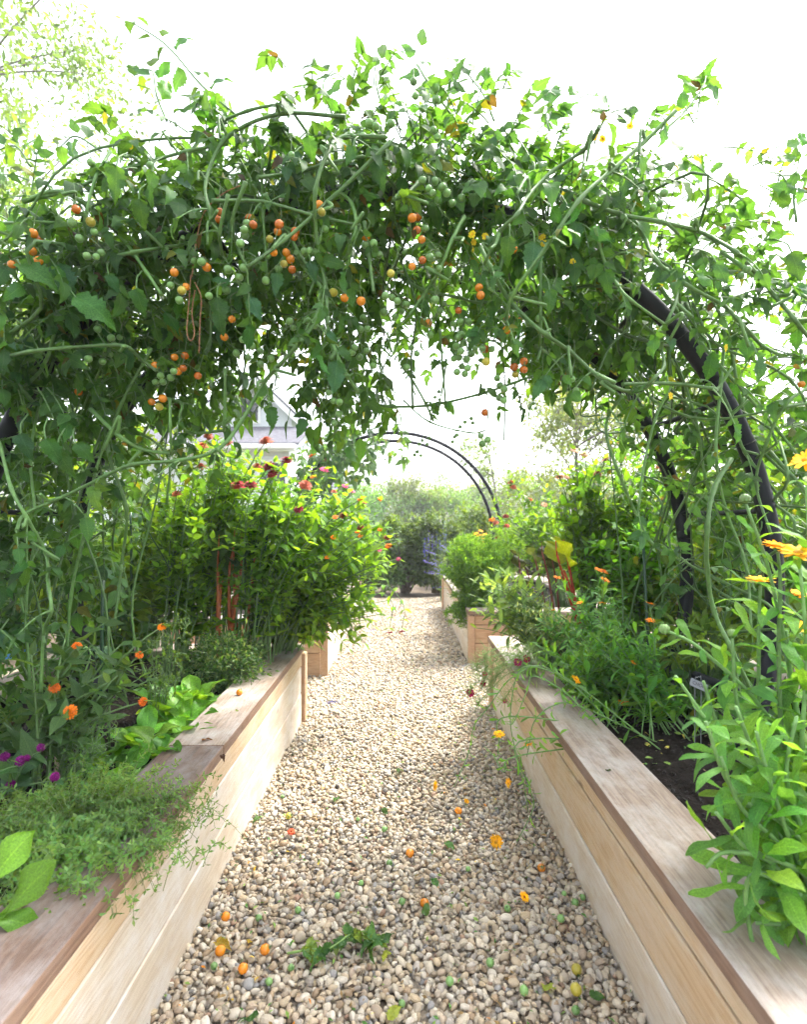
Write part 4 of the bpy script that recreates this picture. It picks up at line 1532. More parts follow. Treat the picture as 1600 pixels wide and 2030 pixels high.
def flowering(name, label, base, cloud, leaf, flowers, ntips=12, tones=G_ZIN, ls=.07, pairs=5, cap=170, cat='zinnia', key='zinnia', twigs=.4, group=None, r0=.004, minpx=9, lift=.25):
    pl = Plant(name, base, label, cat, group)
    rach = MB()
    tips = []
    for c, r, n in cloud:
        tips += cloud_tips(c, r, n)
    branchy(pl, pl.base, tips, key, tones, ls, pairs, r0, twigs=twigs, rach=rach, lift=lift)
    if flowers:
        ft = [f[0] for f in flowers]
        branchy(pl, pl.base, ft, key, tones, ls, max(3, pairs - 1), r0, start=.3, rach=rach)
        for (p, fk, kind, pc, dc, r, up) in flowers:
            put_flower(pl, fk, kind, pc, dc, p, up, r)
    if rach.V:
        o = rach.build('twigs', 'stem', pl.root)
        o['kind'] = 'stuff'
    return pl.finish(cap, minpx)


def fl(px, py, d, fk, r, up=None):
    kinds = {'crim': ('zinnia', CRIM, CRIMC), 'org': ('zinnia_flat', ORG, ORGC), 'pink': ('zinnia_flat', PINK, PINKC), 'pale': ('zinnia_flat', PALE, PALEC),
             'yel': ('daisy', YEL, YELC), 'cal': ('daisy', (.85, .30, .012), (.60, .16, .01)), 'coral': ('zinnia', CORAL, CORALC), 'mag': ('cosmos', MAG, MAGC),
             'orgd': ('zinnia', (.78, .24, .02), (.5, .15, .02)), 'rust': ('zinnia', (.30, .07, .04), (.2, .05, .03)), 'globe': ('globe', (.22, .01, .16), (.2, .01, .1))}
    k, pc, dc = kinds[fk]
    u = np.array([random.gauss(0, .35), random.gauss(-.35, .3), 1.0]) if up is None else np.asarray(up, float)
    return (at(px, py, d), fk, k, pc, dc, r, u)


# ---------------- left bed
# thyme spilling over the cap
def thyme(label, base, spread, n, seed):
    pl = Plant('thyme', base, label, 'herb')
    st, lf = MB(), {0: [], 1: []}
    for i in range(n):
        a = random.uniform(0, 6.28)
        rr = abs(random.gauss(0, .6))
        d = np.array([math.cos(a), math.sin(a), 0])
        b = pl.base + d * spread * rr * .45 + np.array([0, 0, -.02])
        ln = random.uniform(.07, .135)
        out = random.uniform(.2, 1.1)
        e = b + d * ln * out + np.array([0, 0, ln * random.uniform(.25, 1.0)])
        if e[0] > -.62:
            e[2] -= random.uniform(.0, .07)
        P = bez(b, b + np.array([0, 0, ln * .9]) + d * ln * .3, e, 8)
        tube(st, P, [.0011, .0006], 3, (.16, .22, .07), cap=False)
        for k in range(2, 9):
            q = P[k]
            tg = unit(P[k] - P[k - 1])
            s1 = unit(np.cross(tg, rv()))
            for sg in (-1, 1):
                lf[random.randrange(2)].append((q, sg * s1 + tg * .6, tg + rv(.4), random.uniform(.011, .017)))
                if random.random() < .5:
                    lf[random.randrange(2)].append((q, np.cross(s1, tg) * sg + tg * .6, tg + rv(.4), random.uniform(.008, .013)))
    mb = MB()
    for v in (0, 1):
        P, D, Nn, S = [np.array([q[i] for q in lf[v]]) for i in range(4)]
        X, Y, Z = frames(D, Nn)
        mb.add_many(TPL['tiny'][v], P, X, Y, Z, S * 1.1, jit((.14, .29, .085), len(P), .2))
    tag(st.build('sprigs', 'stem', pl.root), kind='stuff')
    tag(mb.build('leaves', 'leaf_far', pl.root), kind='stuff')
    return pl


thyme('feathery thyme cushion spilling over the brown cap board', (-.80, 1.36, .41), .42, 1400, 1)

# broad lettuce leaves at the very front
pl = Plant('lettuce', (-.83, 1.02, SOIL_Z), 'smooth bright lettuce leaves lying on the near cap board', 'lettuce', mat='leaf_glossy')
for (px, py, hx, hy, hz, L) in ((-5, 1830, .6, .95, .55, .125), (-40, 1780, .4, .9, .8, .125), (-20, 1815, 1, -.1, .1, .10), (-30, 1850, .7, -.8, .0, .09)):
    p = at(px, py, 1.03)
    pl.leaf('spinach', p, np.array([hx, .35 if hy > 0 else -.2, hy * .7 + hz * .2]), np.array([.1, -.75, .75]), L, (.10, .26, .022))
pl.finish(50, 5)


def rosette(name, label, base, n, L, tones, key='spinach', cat='spinach', group=None, spread=1.0, stalk=None, mat='leaf_glossy'):
    pl = Plant(name, base, label, cat, group, mat)
    for i in range(n):
        a = 2 * math.pi * i * .381966 * 1.0 + random.gauss(0, .2)
        e = random.uniform(.25, 1.25)
        d = np.array([math.cos(a) * math.cos(e) * spread, math.sin(a) * math.cos(e) * spread, math.sin(e)])
        nr = np.array([-math.cos(a) * math.sin(e), -math.sin(a) * math.sin(e), math.cos(e)])
        pl.leaf(key, pl.base + np.array([d[0], d[1], 0]) * .012, d, nr + rv(.15), L * random.uniform(.7, 1.15), random.choice(tones))
    return pl.finish(60, 4)


SP = [((-.80, 2.06), 'spinach rosette lying over the pale far cap board', 13, .15), ((-.98, 2.28), 'spinach rosette set back beside the lacy cilantro', 12, .16), ((-.88, 1.72), 'spinach rosette just behind the thyme cushion', 13, .15), ((-.84, 1.90), 'spinach rosette with leaves lying on the cap board joint', 15, .16), ((-.93, 2.02), 'spinach rosette third from the thyme', 12, .15),
      ((-.88, 2.20), 'spinach rosette second from the small herb bush', 14, .165), ((-.90, 2.38), 'spinach rosette beside the single tomato on the cap', 15, .17), ((-1.02, 1.86), 'spinach rosette set back under the orange zinnias', 10, .14)]
for (x, y), lab, n, L in SP:
    rosette('spinach', lab, (x, y, SOIL_Z + .005), n, L, [(.105, .28, .03), (.13, .31, .032), (.08, .22, .03)], group='spinach row in the left bed')


def herb_bush(name, label, c, r, n, ls, tones, cat='herb', key='small', stems=14, cap=0, mat='leaf', twig=.0022, lumps=0):
    c = np.asarray(c, float)
    pl = Plant(name, (c[0], c[1], SOIL_Z if c[2] < 2 and c[2] > .35 else 0), label, cat, mat=mat)
    st = MB()
    tips = cloud_tips(c, np.asarray(r) * .92, stems * 5)
    for tip in tips:
        P = bez(pl.base + rv(.02) * [1, 1, 0], (pl.base + tip) / 2 + np.array([0, 0, r[2] * .4]), tip, 5)
        tube(st, P, [twig * 1.3, twig * .5], 4, G_STEM, cap=False)
    per = max(1, n // len(tips))
    for tip in tips:
        for k in range(per):
            p = tip + rv(1.0) * np.asarray(r) * .17
            pl.leaf(key, p, (p - c) / np.asarray(r) + rv(.7), np.array([0, 0, 1.0]) + rv(.6), ls * random.uniform(.6, 1.25), random.choice(tones))
    tag(st.build('stems', 'stem', pl.root), kind='stuff')
    return pl.finish(cap, 9)


herb_bush('herb_bush', 'small dense dark herb bush with pale tips at the cap edge', (-.86, 2.68, .50), (.19, .17, .15), 3600, .024, [(.075, .16, .055), (.06, .13, .045), (.17, .25, .14)], stems=26)
# yellow flower on it
# cilantro sprays
def cilantro(label, base, tips, s=.02):
    pl = Plant('cilantro', base, label, 'herb')
    st = MB()
    for tip in tips:
        P = bez(pl.base + rv(.02) * [1, 1, 0], (pl.base * .5 + tip * .5) + np.array([0, 0, .05]), tip, 8)
        pl.stem(P, [.0022, .0012], G_STEM, sides=5)
        for k in range(3, 9):
            for sg in (-1, 1, 1):
                d = unit(rv() + np.array([0, 0, .4]))
                e = P[k] + d * random.uniform(.02, .05)
                tube(st, [P[k], (P[k] + e) / 2 + rv(.004), e], [.001, .0008], 3, G_STEM, cap=False)
                for q in range(4):
                    pl.leaf('small', e, rv() + d, np.array([0, -.3, 1.0]) + rv(.4), s * random.uniform(.6, 1.2), random.choice([(.08, .18, .05), (.10, .20, .06)]))
    tag(st.build('leaf_stalks', 'stem', pl.root), kind='stuff')
    return pl.finish(60, 12)


cilantro('lacy cilantro with white flecks rising behind the spinach', (-1.0, 2.25, SOIL_Z), [at(x, y, 2.2 + random.uniform(-.08, .1)) for x, y in ((350,1215),(335,1235),(375,1225),(300,1290),(340,1300),(360,1330),(290,1330),(310,1270),(330,1350))])
cilantro('low lacy cilantro between the thyme and the pipe foot', (-1.05, 1.68, SOIL_Z), [at(x, y, 1.66 + random.uniform(-.08, .1)) for x, y in ((150,1440),(180,1450),(200,1420),(170,1480),(220,1470),(140,1480),(190,1510),(230,1440),(160,1500),(205,1490))], .014)

# orange zinnias in the near left corner
pl = flowering('zinnia', 'orange flowered zinnia with broad grey-green leaves beside the left pipe foot', (-1.12, 1.72, SOIL_Z),
               [(at(90, 1360, 1.72), (.22, .18, .16), 11), (at(240, 1330, 1.8), (.12, .1, .12), 5)], None,
               [fl(152,1280,1.72,'orgd',.016), fl(107,1363,1.62,'orgd',.017,(.5,-.6,.6)), fl(138,1411,1.58,'orgd',.021,(.1,-1,.35)), fl(320,1243,1.85,'orgd',.016,(.2,-.5,1)), fl(276,1298,1.82,'orgd',.014,(.6,-.5,.5)), fl(283,1391,1.75,'orgd',.015,(.7,-.6,.2))],
               tones=[(.075, .155, .055), (.09, .17, .07), (.065, .14, .05)], ls=.085, pairs=4, cap=160, key='zinnia_hi', twigs=.15)
# globe amaranth
pl = Plant('globe_amaranth', (-1.12, 1.56, SOIL_Z), 'globe amaranth with round magenta heads at the left edge', 'flower')
heads = [(40,1508,.015), (52,1503,.011), (20,1556,.014), (108,1540,.014), (80,1482,.012), (8,1500,.014)]
rk = MB()
ends = branchy(pl, pl.base, [at(x, y + 8, 1.5) for x, y, r in heads], 'zinnia_hi', [(.06, .14, .05), (.05, .12, .05)], .085, 2, .0028, start=.35, rach=rk)
for x, y, r in heads:
    put_flower(pl, 'globe', 'globe', (.22, .01, .16), (.2, .01, .1), at(x, y, 1.5), rv(.3) + np.array([0, 0, 1]), r)
pl.finish(60, 6)


# chard: thick coloured stalks and big crinkled leaves
def chard(label, base, stalks, leaf_tones, L, scol, rad=.011):
    pl = Plant('chard', base, label, 'chard', mat='leaf_glossy')
    for (tip, bend, blade) in stalks:
        tip = np.asarray(tip, float)
        b = pl.base + np.array([random.gauss(0, .025), random.gauss(0, .025), 0])
        P = bez(b, b * .45 + tip * .55 + np.asarray(bend), tip, 9)
        so = pl.stem(P, [rad * 1.25, rad * .55], np.array([scol, np.asarray(scol) * .9]) * random.uniform(.8, 1.2), name='stalk', sides=8)
        if blade:
            d = unit(P[-1] - P[-2]) + np.asarray(bend) * 2 + rv(.12)
            pl.leaf('chard', P[-2], d, np.array([0, -.9, .5]) + rv(.4), L * random.uniform(.85, 1.15), random.choice(leaf_tones))
            E = P[-1] + unit(d) * L * .5 + np.array([0, -.004, 0])
            mb = MB()
            tube(mb, bez(P[-1], (P[-1] + E) / 2, E, 4), [rad * .5, rad * .15], 5, scol)
            mb.build('midrib', 'stem', so)
    return pl.finish(40, 5)


chard('rainbow chard with orange stalks in the shade behind the herb bush', (-.94, 2.95, SOIL_Z),
      [(at(x, y, 2.95), (bx, 0, .05), bl) for x, y, bx, bl in ((432,1105,.0,1), (462,1095,.0,1), (480,1100,.03,1), (455,1120,-.02,1), (500,1130,.05,1), (440,1150,-.03,0), (470,1140,0,0))],
      [(.035, .085, .03), (.05, .11, .03)], .24, (.40, .105, .03), .011)

# the big zinnia bush leaning over the path
ZB = [('tall zinnia with crimson heads leaning over the path, nearest clump', (-.82, 2.98), (560, 1050, 3.0), (.28, .16, .30)),
      ('zinnia clump overhanging the gravel, tips touching the bare arch foot', (-.74, 3.22), (700, 1070, 3.2), (.27, .18, .34)),
      ('zinnia clump drooping low over the end post of the left bed', (-.80, 3.30), (675, 1180, 3.2), (.31, .16, .21)),
      ('zinnia clump with coral heads in front of the white house', (-1.10, 3.15), (470, 985, 3.2), (.28, .18, .30)),
      ('shaded zinnia clump behind the orange chard stalks', (-1.15, 2.85), (400, 1060, 3.1), (.24, .2, .30))]
ZF = [[('crim',472,963,.040),('crim',497,962,.036),('coral',605,962,.036),('crim',592,1010,.026),('org',665,1025,.018),('rust',680,1022,.024)],
      [('pink',643,930,.026),('org',617,903,.024),('org',714,990,.018),('rust',714,1047,.022),('org',714,1062,.016),('pink',722,997,.014),('org',753,990,.014),('rust',766,1067,.022),('org',770,1082,.020),('org',753,1050,.014),('org',708,1055,.014),('pink',790,1108,.014),('pink',700,975,.014)],
      [('org',660,1065,.016),('org',648,1105,.015),('crim',1440,1,.01)][:2],
      [('coral',527,875,.040),('crim',567,914,.040),('crim',533,925,.036),('crim',540,940,.034),('coral',510,925,.03),('coral',453,880,.030),('coral',400,885,.034),('coral',398,925,.030)],
      [('coral',413,865,.024),('coral',350,980,.03)]]
for (lab, (bx, by), (cx, cy, cd), r), fs in zip(ZB, ZF):
    flowering('zinnia', lab, (bx, by, SOIL_Z), [(at(cx, cy, cd), r, 32)], None, [fl(x, y, cd - r[1] + random.uniform(-.12, .0), k, rr * 1.05) for k, x, y, rr in fs],
              ls=.086, pairs=7, cap=190, twigs=.8, group='zinnia clumps at the end of the left bed')
# drooping zinnia shoots over the path
pl = Plant('zinnia', (-.66, 3.5, SOIL_Z), 'zinnia shoot bowing down to the gravel with two crimson flowers', 'zinnia', 'zinnia clumps at the end of the left bed')
rk = MB()
for (pts, ends) in (([(690,1180),(740,1170),(778,1195),(772,1245)], (773,1254)), ([(690,1180),(760,1160),(800,1200),(797,1245)], (796,1252))):
    P = smooth_path([pl.base] + [at(x, y, 3.55) for x, y in pts])
    pl.stem(P, [.003, .0018], G_STEM, sides=5)
    for k in range(6, len(P), 2):
        s1 = unit(np.cross(P[k] - P[k - 1], rv()))
        for sg in (-1, 1):
            pl.leaf('zinnia', P[k], sg * s1 + np.array([0, 0, -.3]), np.array([0, 0, 1.0]) + rv(.4), random.uniform(.04, .06), random.choice(G_ZIN))
    put_flower(pl, 'mag2', 'zinnia_flat', (.42, .02, .10), (.2, .02, .05), at(*ends, 3.55), np.array([.1, -.4, -1]), .022)
pl.finish(60, 5)

# stakes
for (pts, r, lab) in (([(203,1150,2.25),(200,1400,2.2)], .0065, 'green garden stake beside the near left pipe'), ([(530,1050,2.95),(505,1262,2.95)], .0065, 'green garden stake among the shaded zinnia stems'), ([(258,1010,2.9),(262,1300,2.9)], .006, 'dark garden stake left of the orange chard'),
                      ([(1275,1060,2.6),(1288,1330,2.5)], .0065, 'green garden stake behind the right calendulas')):
    mb = MB()
    P = smooth_path([at(*p) for p in pts])
    tube(mb, P, r, 8)
    o = mb.build('garden_stake', 'stake_green', origin=P[-1])
    tag(o, lab, 'stake', 'garden stakes')
# wooden marker in the left bed
box_bm('plant_marker', tuple(np.array([-.006, .006]) + at(112, 1440, 1.72)[0]), tuple(np.array([-.003, .003]) + 1.72), (SOIL_Z - .02, SOIL_Z + .10), 'wood_pale', None, .001)
tag(bpy.data.objects['plant_marker'], 'small wooden plant marker under the faded orange zinnia', 'marker')

# leafy plants filling the shade on the left
for i, (px, py, d, r, n, ls, lab) in enumerate([(300, 1080, 3.3, (.35, .25, .36), 900, .085, 'bean plant in deep shade behind the left pipe'), (170, 1180, 3.0, (.35, .3, .36), 900, .085, 'bean plant low in the shade left of the green stake'),
                                             (60, 1050, 3.1, (.35, .3, .45), 800, .085, 'bean plant filling the gap by the left picture edge'), (300, 940, 3.9, (.55, .3, .35), 900, .085, 'sunlit leafy plant beyond the left hoop')]):
    c = at(px, py, d)
    herb_bush('bean_plant', lab, c, r, n, ls, [(.055, .12, .03), (.07, .15, .03), (.10, .18, .035)], 'bean plant', 'mid', stems=12, cap=110, twig=.004)

# ---------------- right bed
# front calendula
def calendula(label, base, stems, leaf_s, cap, flowers=(), buds=(), pairs=9, tones=G_CAL, key='calendula', r0=.0045, jb=.02, group='calendulas in the right bed'):
    pl = Plant('calendula', base, label, 'calendula', group)
    for pts in stems:
        P = smooth_path([pl.base + rv(jb) * [1, 1, 0]] + [np.asarray(q) for q in pts], per=6)
        pl.stem(P, [r0 * 1.3, r0 * .7], np.array([(.13, .25, .07), (.15, .28, .09)]) * random.uniform(.85, 1.1), sides=7)
        n = len(P)
        cum = np.concatenate([[0], np.cumsum(np.linalg.norm(np.diff(P, axis=0), axis=1))])
        k = int(pairs * cum[-1] / .3)
        for i in range(k):
            t = .06 + .91 * i / max(1, k)
            j = min(n - 2, int(np.searchsorted(cum, t * cum[-1])))
            q = P[j] + (P[j + 1] - P[j]) * random.random()
            tg = unit(P[j + 1] - P[j])
            a = i * 2.4 + random.gauss(0, .3)
            u = unit(np.cross(tg, [.3, .9, .2]))
            s1 = math.cos(a) * u + math.sin(a) * np.cross(tg, u)
            pl.leaf(key, q, s1 + tg * random.uniform(.4, 1.3) + np.array([0, 0, .05]), tg * .8 - s1 * .4 + np.array([0, 0, .6]) + rv(.25), leaf_s * random.uniform(.6, 1.15) * (1.2 - .6 * t), random.choice(tones))
    for f in flowers:
        p, fk, kind, pc, dc, r, up = f
        put_flower(pl, fk, kind, pc, dc, p, up, r)
    for p, r in buds:
        mb = MB()
        V, Fx = ico(2)
        mb.add(V * np.array([r, r, r * .9]) + p, [Fx], (.17, .27, .09))
        for a in range(10):
            an = a * .628
            d = np.array([math.cos(an), math.sin(an), 0])
            s = np.array([-math.sin(an), math.cos(an), 0])
            z = np.array([0, 0, 1])
            mb.add([p + (d * 1.02 - z * .5 - s * .2) * r, p + (d * 1.02 - z * .5 + s * .2) * r, p + (d * .75 + z * 1.1) * r], [np.array([(0, 1, 2)])], (.13, .25, .07))
        mb.build('bud', 'stem', pl.root)
    return pl.finish(cap, 8)


def A(d, *pts):
    return [at(x, y, d) for x, y in pts]


calendula('tall calendula in the near right corner with yellow flowers', (.92, 1.22, SOIL_Z), [
    A(1.22, (1560,1500), (1545,1300), (1548,1160), (1543,1095)), A(1.18, (1590,1500), (1600,1300), (1585,1105)), A(1.28, (1520,1480), (1505,1300), (1508,1160)),
    A(1.25, (1540,1450), (1400,1295), (1318,1248)), A(1.25, (1580,1420), (1530,1150), (1480,1000)), A(1.20, (1500,1540), (1430,1450), (1395,1350)),
    A(1.16, (1530,1560), (1470,1500), (1410,1480)), A(1.2, (1620,1450), (1610,1200), (1600,960)), A(1.22, (1570,1550), (1470,1420), (1452,1260)), A(1.25, (1600,1500), (1570,1350), (1560,1250)),
    A(1.15, (1560,1600), (1500,1530), (1440,1480), (1340,1340)), A(1.30, (1610,1560), (1640,1400), (1620,1200))],
    .13, 190, [fl(1540,1083,1.22,'yel',.032,(.1,-.25,1)), fl(1582,1097,1.18,'yel',.038,(-.1,-.35,1)), fl(1508,1152,1.28,'yel',.034,(0,-.1,1)), fl(1600,912,1.2,'yel',.034,(-.5,-.3,.6)), fl(1595,1180,1.3,'yel',.030), fl(1600,1245,1.35,'yel',.026)],
    [(at(1318,1247,1.25), .0125), (at(1478,988,1.25), .012), (at(1452,1255,1.22), .010)], pairs=10)
calendula('leafy calendula without flowers sprawling over the near right cap', (.80, 1.06, SOIL_Z), [
    A(1.03, (1560,1700), (1470,1600), (1430,1500)), A(1.02, (1540,1720), (1440,1690), (1400,1720)), A(1.0, (1530,1740), (1480,1760), (1500,1900), (1545,2010)), A(1.03, (1580,1700), (1530,1560), (1500,1450)),
    A(1.05, (1600,1680), (1560,1540), (1580,1420)), A(1.04, (1620,1720), (1560,1640), (1480,1590)), A(1.0, (1600,1780), (1540,1800), (1560,1900)), A(1.02, (1620,1700), (1640,1560), (1600,1480)), A(1.06, (1590,1650), (1500,1500), (1460,1400)),
    A(.98, (1620,1800), (1600,1830), (1500,1830)), A(1.05, (1570,1690), (1450,1560), (1400,1430)), A(1.02, (1600,1740), (1480,1680), (1420,1610))],
    .125, 220, pairs=12)
# middle calendulas
CM = [('calendula with pale yellow flower hanging at the cap edge', (.86, 2.35), (1140, 1290, 2.35), (.2, .14, .13), [('yel',1142,1347,.026),('cal',1195,1196,.020),('cal',1198,1133,.02)]),
      ('calendula with small orange flowers arching over the black soil', (1.02, 2.2), (1220, 1270, 2.3), (.18, .15, .13), [('cal',1236,1393,.024),('cal',1288,1370,.022),('cal',1311,1410,.018),('cal',1257,1313,.016),('cal',1288,1197,.026),('cal',1290,1230,.02)]),
      ('calendula beside the red chard stalks', (.98, 2.7), (1150, 1210, 2.65), (.22, .15, .14), [('cal',1187,1130,.022),('cal',1200,1150,.024),('cal',1105,1145,.02),('yel',1097,1210,.014),('cal',1150,1195,.018)])]
for lab, (bx, by), (cx, cy, cd), r, fs in CM:
    tips = cloud_tips(at(cx, cy, cd), r, 26)
    flw = [fl(x, y, cd - .1, k, rr) for k, x, y, rr in fs]
    calendula(lab, (bx, by, SOIL_Z), [[(t + np.array([bx, by, SOIL_Z])) / 2 + np.array([0, 0, .06]), t] for t in tips] + [[(f[0] + np.array([bx, by, SOIL_Z])) / 2 + np.array([0, 0, .08]), f[0]] for f in flw],
              .09, 190, flw, pairs=16, r0=.0021, jb=.13)
# trailing calendula over the cap and down to the gravel
pl_st = [A(2.05, (1140,1360), (1075,1325), (1030,1330), (1012,1420), (1025,1500), (1040,1560), (1048,1610)), A(2.02, (1130,1380), (1060,1340), (1045,1370), (1020,1430), (1005,1435)), A(2.0, (1150,1400), (1095,1400), (1060,1430), (1050,1475), (1045,1500)),
         A(2.1, (1100,1330), (1020,1340), (970,1400), (940,1440), (930,1490), (900,1560)), A(1.9, (1030,1470), (1050,1560), (1058,1600), (1025,1670)), A(2.05, (1010,1420), (990,1470), (985,1500), (960,1480)), A(2.0, (1020,1500), (1000,1530), (980,1500))]
calendula('trailing calendula hanging over the right cap down to the gravel', (.86, 2.08, SOIL_Z), pl_st, .05, 150,
          [fl(990,1456,2.0,'yel',.024,(0,-.2,1)), fl(1048,1474,2.0,'yel',.024,(.2,-.5,-.8)), fl(1009,1552,2.0,'yel',.02,(-1,-.3,.2)), fl(862,1558,2.05,'yel',.021,(1,-.4,.1)), fl(984,1668,1.85,'yel',.024,(.1,-1,.4))], pairs=13, r0=.0021, key='calendula_lo', jb=.10)
# cosmos
pl = Plant('cosmos', (.72, 2.75, SOIL_Z), 'cosmos with thread leaves and magenta flowers drooping off the cap', 'cosmos')
st = MB()
for (px, py, rr) in ((933,1373,.022),(958,1355,.014),(961,1336,.014),(1027,1312,.022),(1044,1306,.021),(1001,1389,.014),(970,1365,.0),(950,1400,.0),(985,1340,0),(945,1330,0),(960,1310,0)):
    e = at(px, py, 2.5)
    P = smooth_path([pl.base, (pl.base + e) / 2 + np.array([0, 0, .12]), e + np.array([.02, 0, .04]), e], per=6)
    pl.stem(P, [.002, .0012], (.16, .25, .07), sides=5)
    for k in range(3, len(P)):
        for q in range(7):
            d = unit(rv() + np.array([-.3, 0, -.1]))
            L = random.uniform(.03, .07)
            a = P[k]
            m = a + d * L * .6 + rv(.006)
            tube(st, [a, m, m + d * L * .4 + rv(.012)], [.0009, .0005], 3, (.17, .27, .07), cap=False)
    if rr:
        put_flower(pl, 'mag', 'cosmos', MAG, MAGC, e, np.array([random.gauss(-.2, .3), -1, random.uniform(-.3, .4)]), rr)
tag(st.build('thread_leaves', 'stem', pl.root), kind='stuff')
# sage and grey herbs
pl = Plant('sage', (.82, 3.0, SOIL_Z), 'sage with pale grey-green leaves overhanging the right cap', 'herb')
branchy(pl, pl.base, cloud_tips(at(1000, 1180, 2.95), (.19, .16, .16), 44), 'sage', [(.16, .29, .11), (.14, .27, .09), (.18, .31, .13)], .095, 6, .0026)
branchy(pl, pl.base, [at(960,1215,2.8), at(945,1245,2.75), at(975,1230,2.7)], 'sage', [(.12, .22, .07)], .085, 4, .003)
pl.finish(170, 8)
pl = Plant('rosemary', (.95, 2.75, SOIL_Z), 'wiry grey rosemary sprigs in front of the sage', 'herb')
branchy(pl, pl.base, cloud_tips(at(1045, 1215, 2.6), (.10, .1, .10), 22), 'strap', [(.22, .30, .17), (.17, .25, .13)], .030, 14, .0016)
pl.finish(0)
# red chard
chard('chard with red stalks and a glowing yellow leaf', (1.02, 2.95, SOIL_Z), [(at(1118, 1130, 2.9), (.0, 0, .06), 0), (at(1125, 1105, 2.9), (.0, 0, .05), 1), (at(1105, 1100, 2.95), (-.03, 0, .05), 1), (at(1135, 1180, 2.9), (.02, 0, .0), 0)],
      [(.22, .30, .015), (.19, .28, .016)], .20, (.52, .05, .02), .010)
chard('dark wilting chard with curled purple-brown leaves', (.88, 3.15, SOIL_Z), [(at(1060, 1100, 3.1), (-.02, 0, .08), 1), (at(1075, 1095, 3.1), (.02, 0, .08), 1), (at(1030, 1115, 3.1), (-.06, 0, .08), 1), (at(1050, 1150, 3.05), (-.1, 0, .02), 1), (at(1095, 1110, 3.1), (.03, 0, .06), 1)],
      [(.035, .05, .025), (.045, .07, .03), (.05, .085, .03)], .12, (.25, .06, .05), .007)
# pale zinnias right
ZR = [('pale peach zinnia clump between the red chard and the hoop', (1.08, 3.2), (1190, 1000, 3.25), (.26, .2, .30), [('pale',1140,892,.026),('pale',1160,900,.028),('pale',1110,945,.026),('pale',1124,945,.026),('pale',1200,911,.034),('rust',1185,940,.026)]),
      ('pale zinnia clump directly behind the rear right hoop', (1.35, 3.35), (1290, 990, 3.3), (.28, .2, .32), [('pale',1226,877,.018),('pale',1243,886,.026),('coral',1312,925,.034),('coral',1322,913,.032),('coral',1235,908,.026),('pale',1340,955,.03)]),
      ('zinnia clump low in the shade under the rear right hoop', (1.25, 2.95), (1260, 1110, 3.0), (.28, .18, .22), [('org',1352,1000,.02),('org',1340,1010,.02)])]
for lab, (bx, by), (cx, cy, cd), r, fs in ZR:
    flowering('zinnia', lab, (bx, by, SOIL_Z), [(at(cx, cy, cd), r, 36)], None, [fl(x, y, cd - r[1], k, rr) for k, x, y, rr in fs], ls=.092, pairs=6, cap=180, twigs=.8, tones=[(.10, .25, .034), (.085, .22, .03), (.12, .27, .04)], group='zinnia clumps in the right bed')
# herbs in shade under right arch foot
for (px, py, d, r, n, ls, lab) in [(1390, 1280, 2.3, (.16, .16, .12), 300, .06, 'dark parsley at the rear right pipe foot'), (1450, 1200, 2.7, (.3, .2, .3), 700, .08, 'leafy vine filling the shade between the right hoops'), (1330, 1180, 2.9, (.25, .2, .22), 500, .07, 'leafy plant in the shade behind the long bare vine'),
                                   (1560, 1050, 2.9, (.35, .25, .5), 900, .09, 'bright leafy plant beyond the front right hoop'), (1430, 950, 3.4, (.4, .25, .4), 900, .09, 'backlit leafy plant seen between the two right hoops')]:
    herb_bush('leafy_plant', lab, at(px, py, d), r, n, ls, [(.075, .16, .035), (.09, .18, .035), (.11, .20, .04)], 'plant', 'mid', stems=12, cap=100, twig=.004)
# plant tag
tp = at(1386, 1358, 2.0)
root = empty('plant_tag', (tp[0], tp[1], SOIL_Z), 'grey metal plant tag on a wire stake in the black soil', 'plant tag')
me = MB()
_r = math.radians(-28)
for sx_, sz_ in ((-1, 0),):
    pass
bm_ = box_bm('plate', (tp[0] - .034, tp[0] + .034), (tp[1] - .001, tp[1] + .001), (tp[2] - .014, tp[2] + .014), 'tag_metal', root, .0006)
bm_.rotation_euler = (math.radians(-20), math.radians(24), 0)
txt = bpy.data.curves.new('lettering_curve', 'FONT')
txt.body = 'CHOKE'
txt.size = .017
txt.align_x = 'CENTER'
txt.align_y = 'CENTER'
txt.extrude = .0002
_tmp = bpy.data.objects.new('lettering_tmp', txt)
COL.objects.link(_tmp)
bpy.context.view_layer.update()
_me = bpy.data.meshes.new_from_object(_tmp.evaluated_get(bpy.context.evaluated_depsgraph_get()))
bpy.data.objects.remove(_tmp)
_me.materials.clear()
_me.materials.append(MATS['ink'])
to = bpy.data.objects.new('lettering', _me)
COL.objects.link(to)
to.parent = bm_
to.location = (.004, -.0016, 0)
to.rotation_euler = (math.radians(90), 0, 0)
mb = MB()
tube(mb, smooth_path([(tp[0] - .012, tp[1] + .003, SOIL_Z - .03), (tp[0] - .012, tp[1] + .003, tp[2]), (tp[0] - .004, tp[1] + .002, tp[2] + .026), (tp[0] + .006, tp[1] + .002, tp[2] + .027), (tp[0] + .010, tp[1] + .003, tp[2] + .006), (tp[0] + .010, tp[1] + .004, SOIL_Z - .03)]), .0014, 6)
mb.build('wire_stake', 'tag_metal', root)
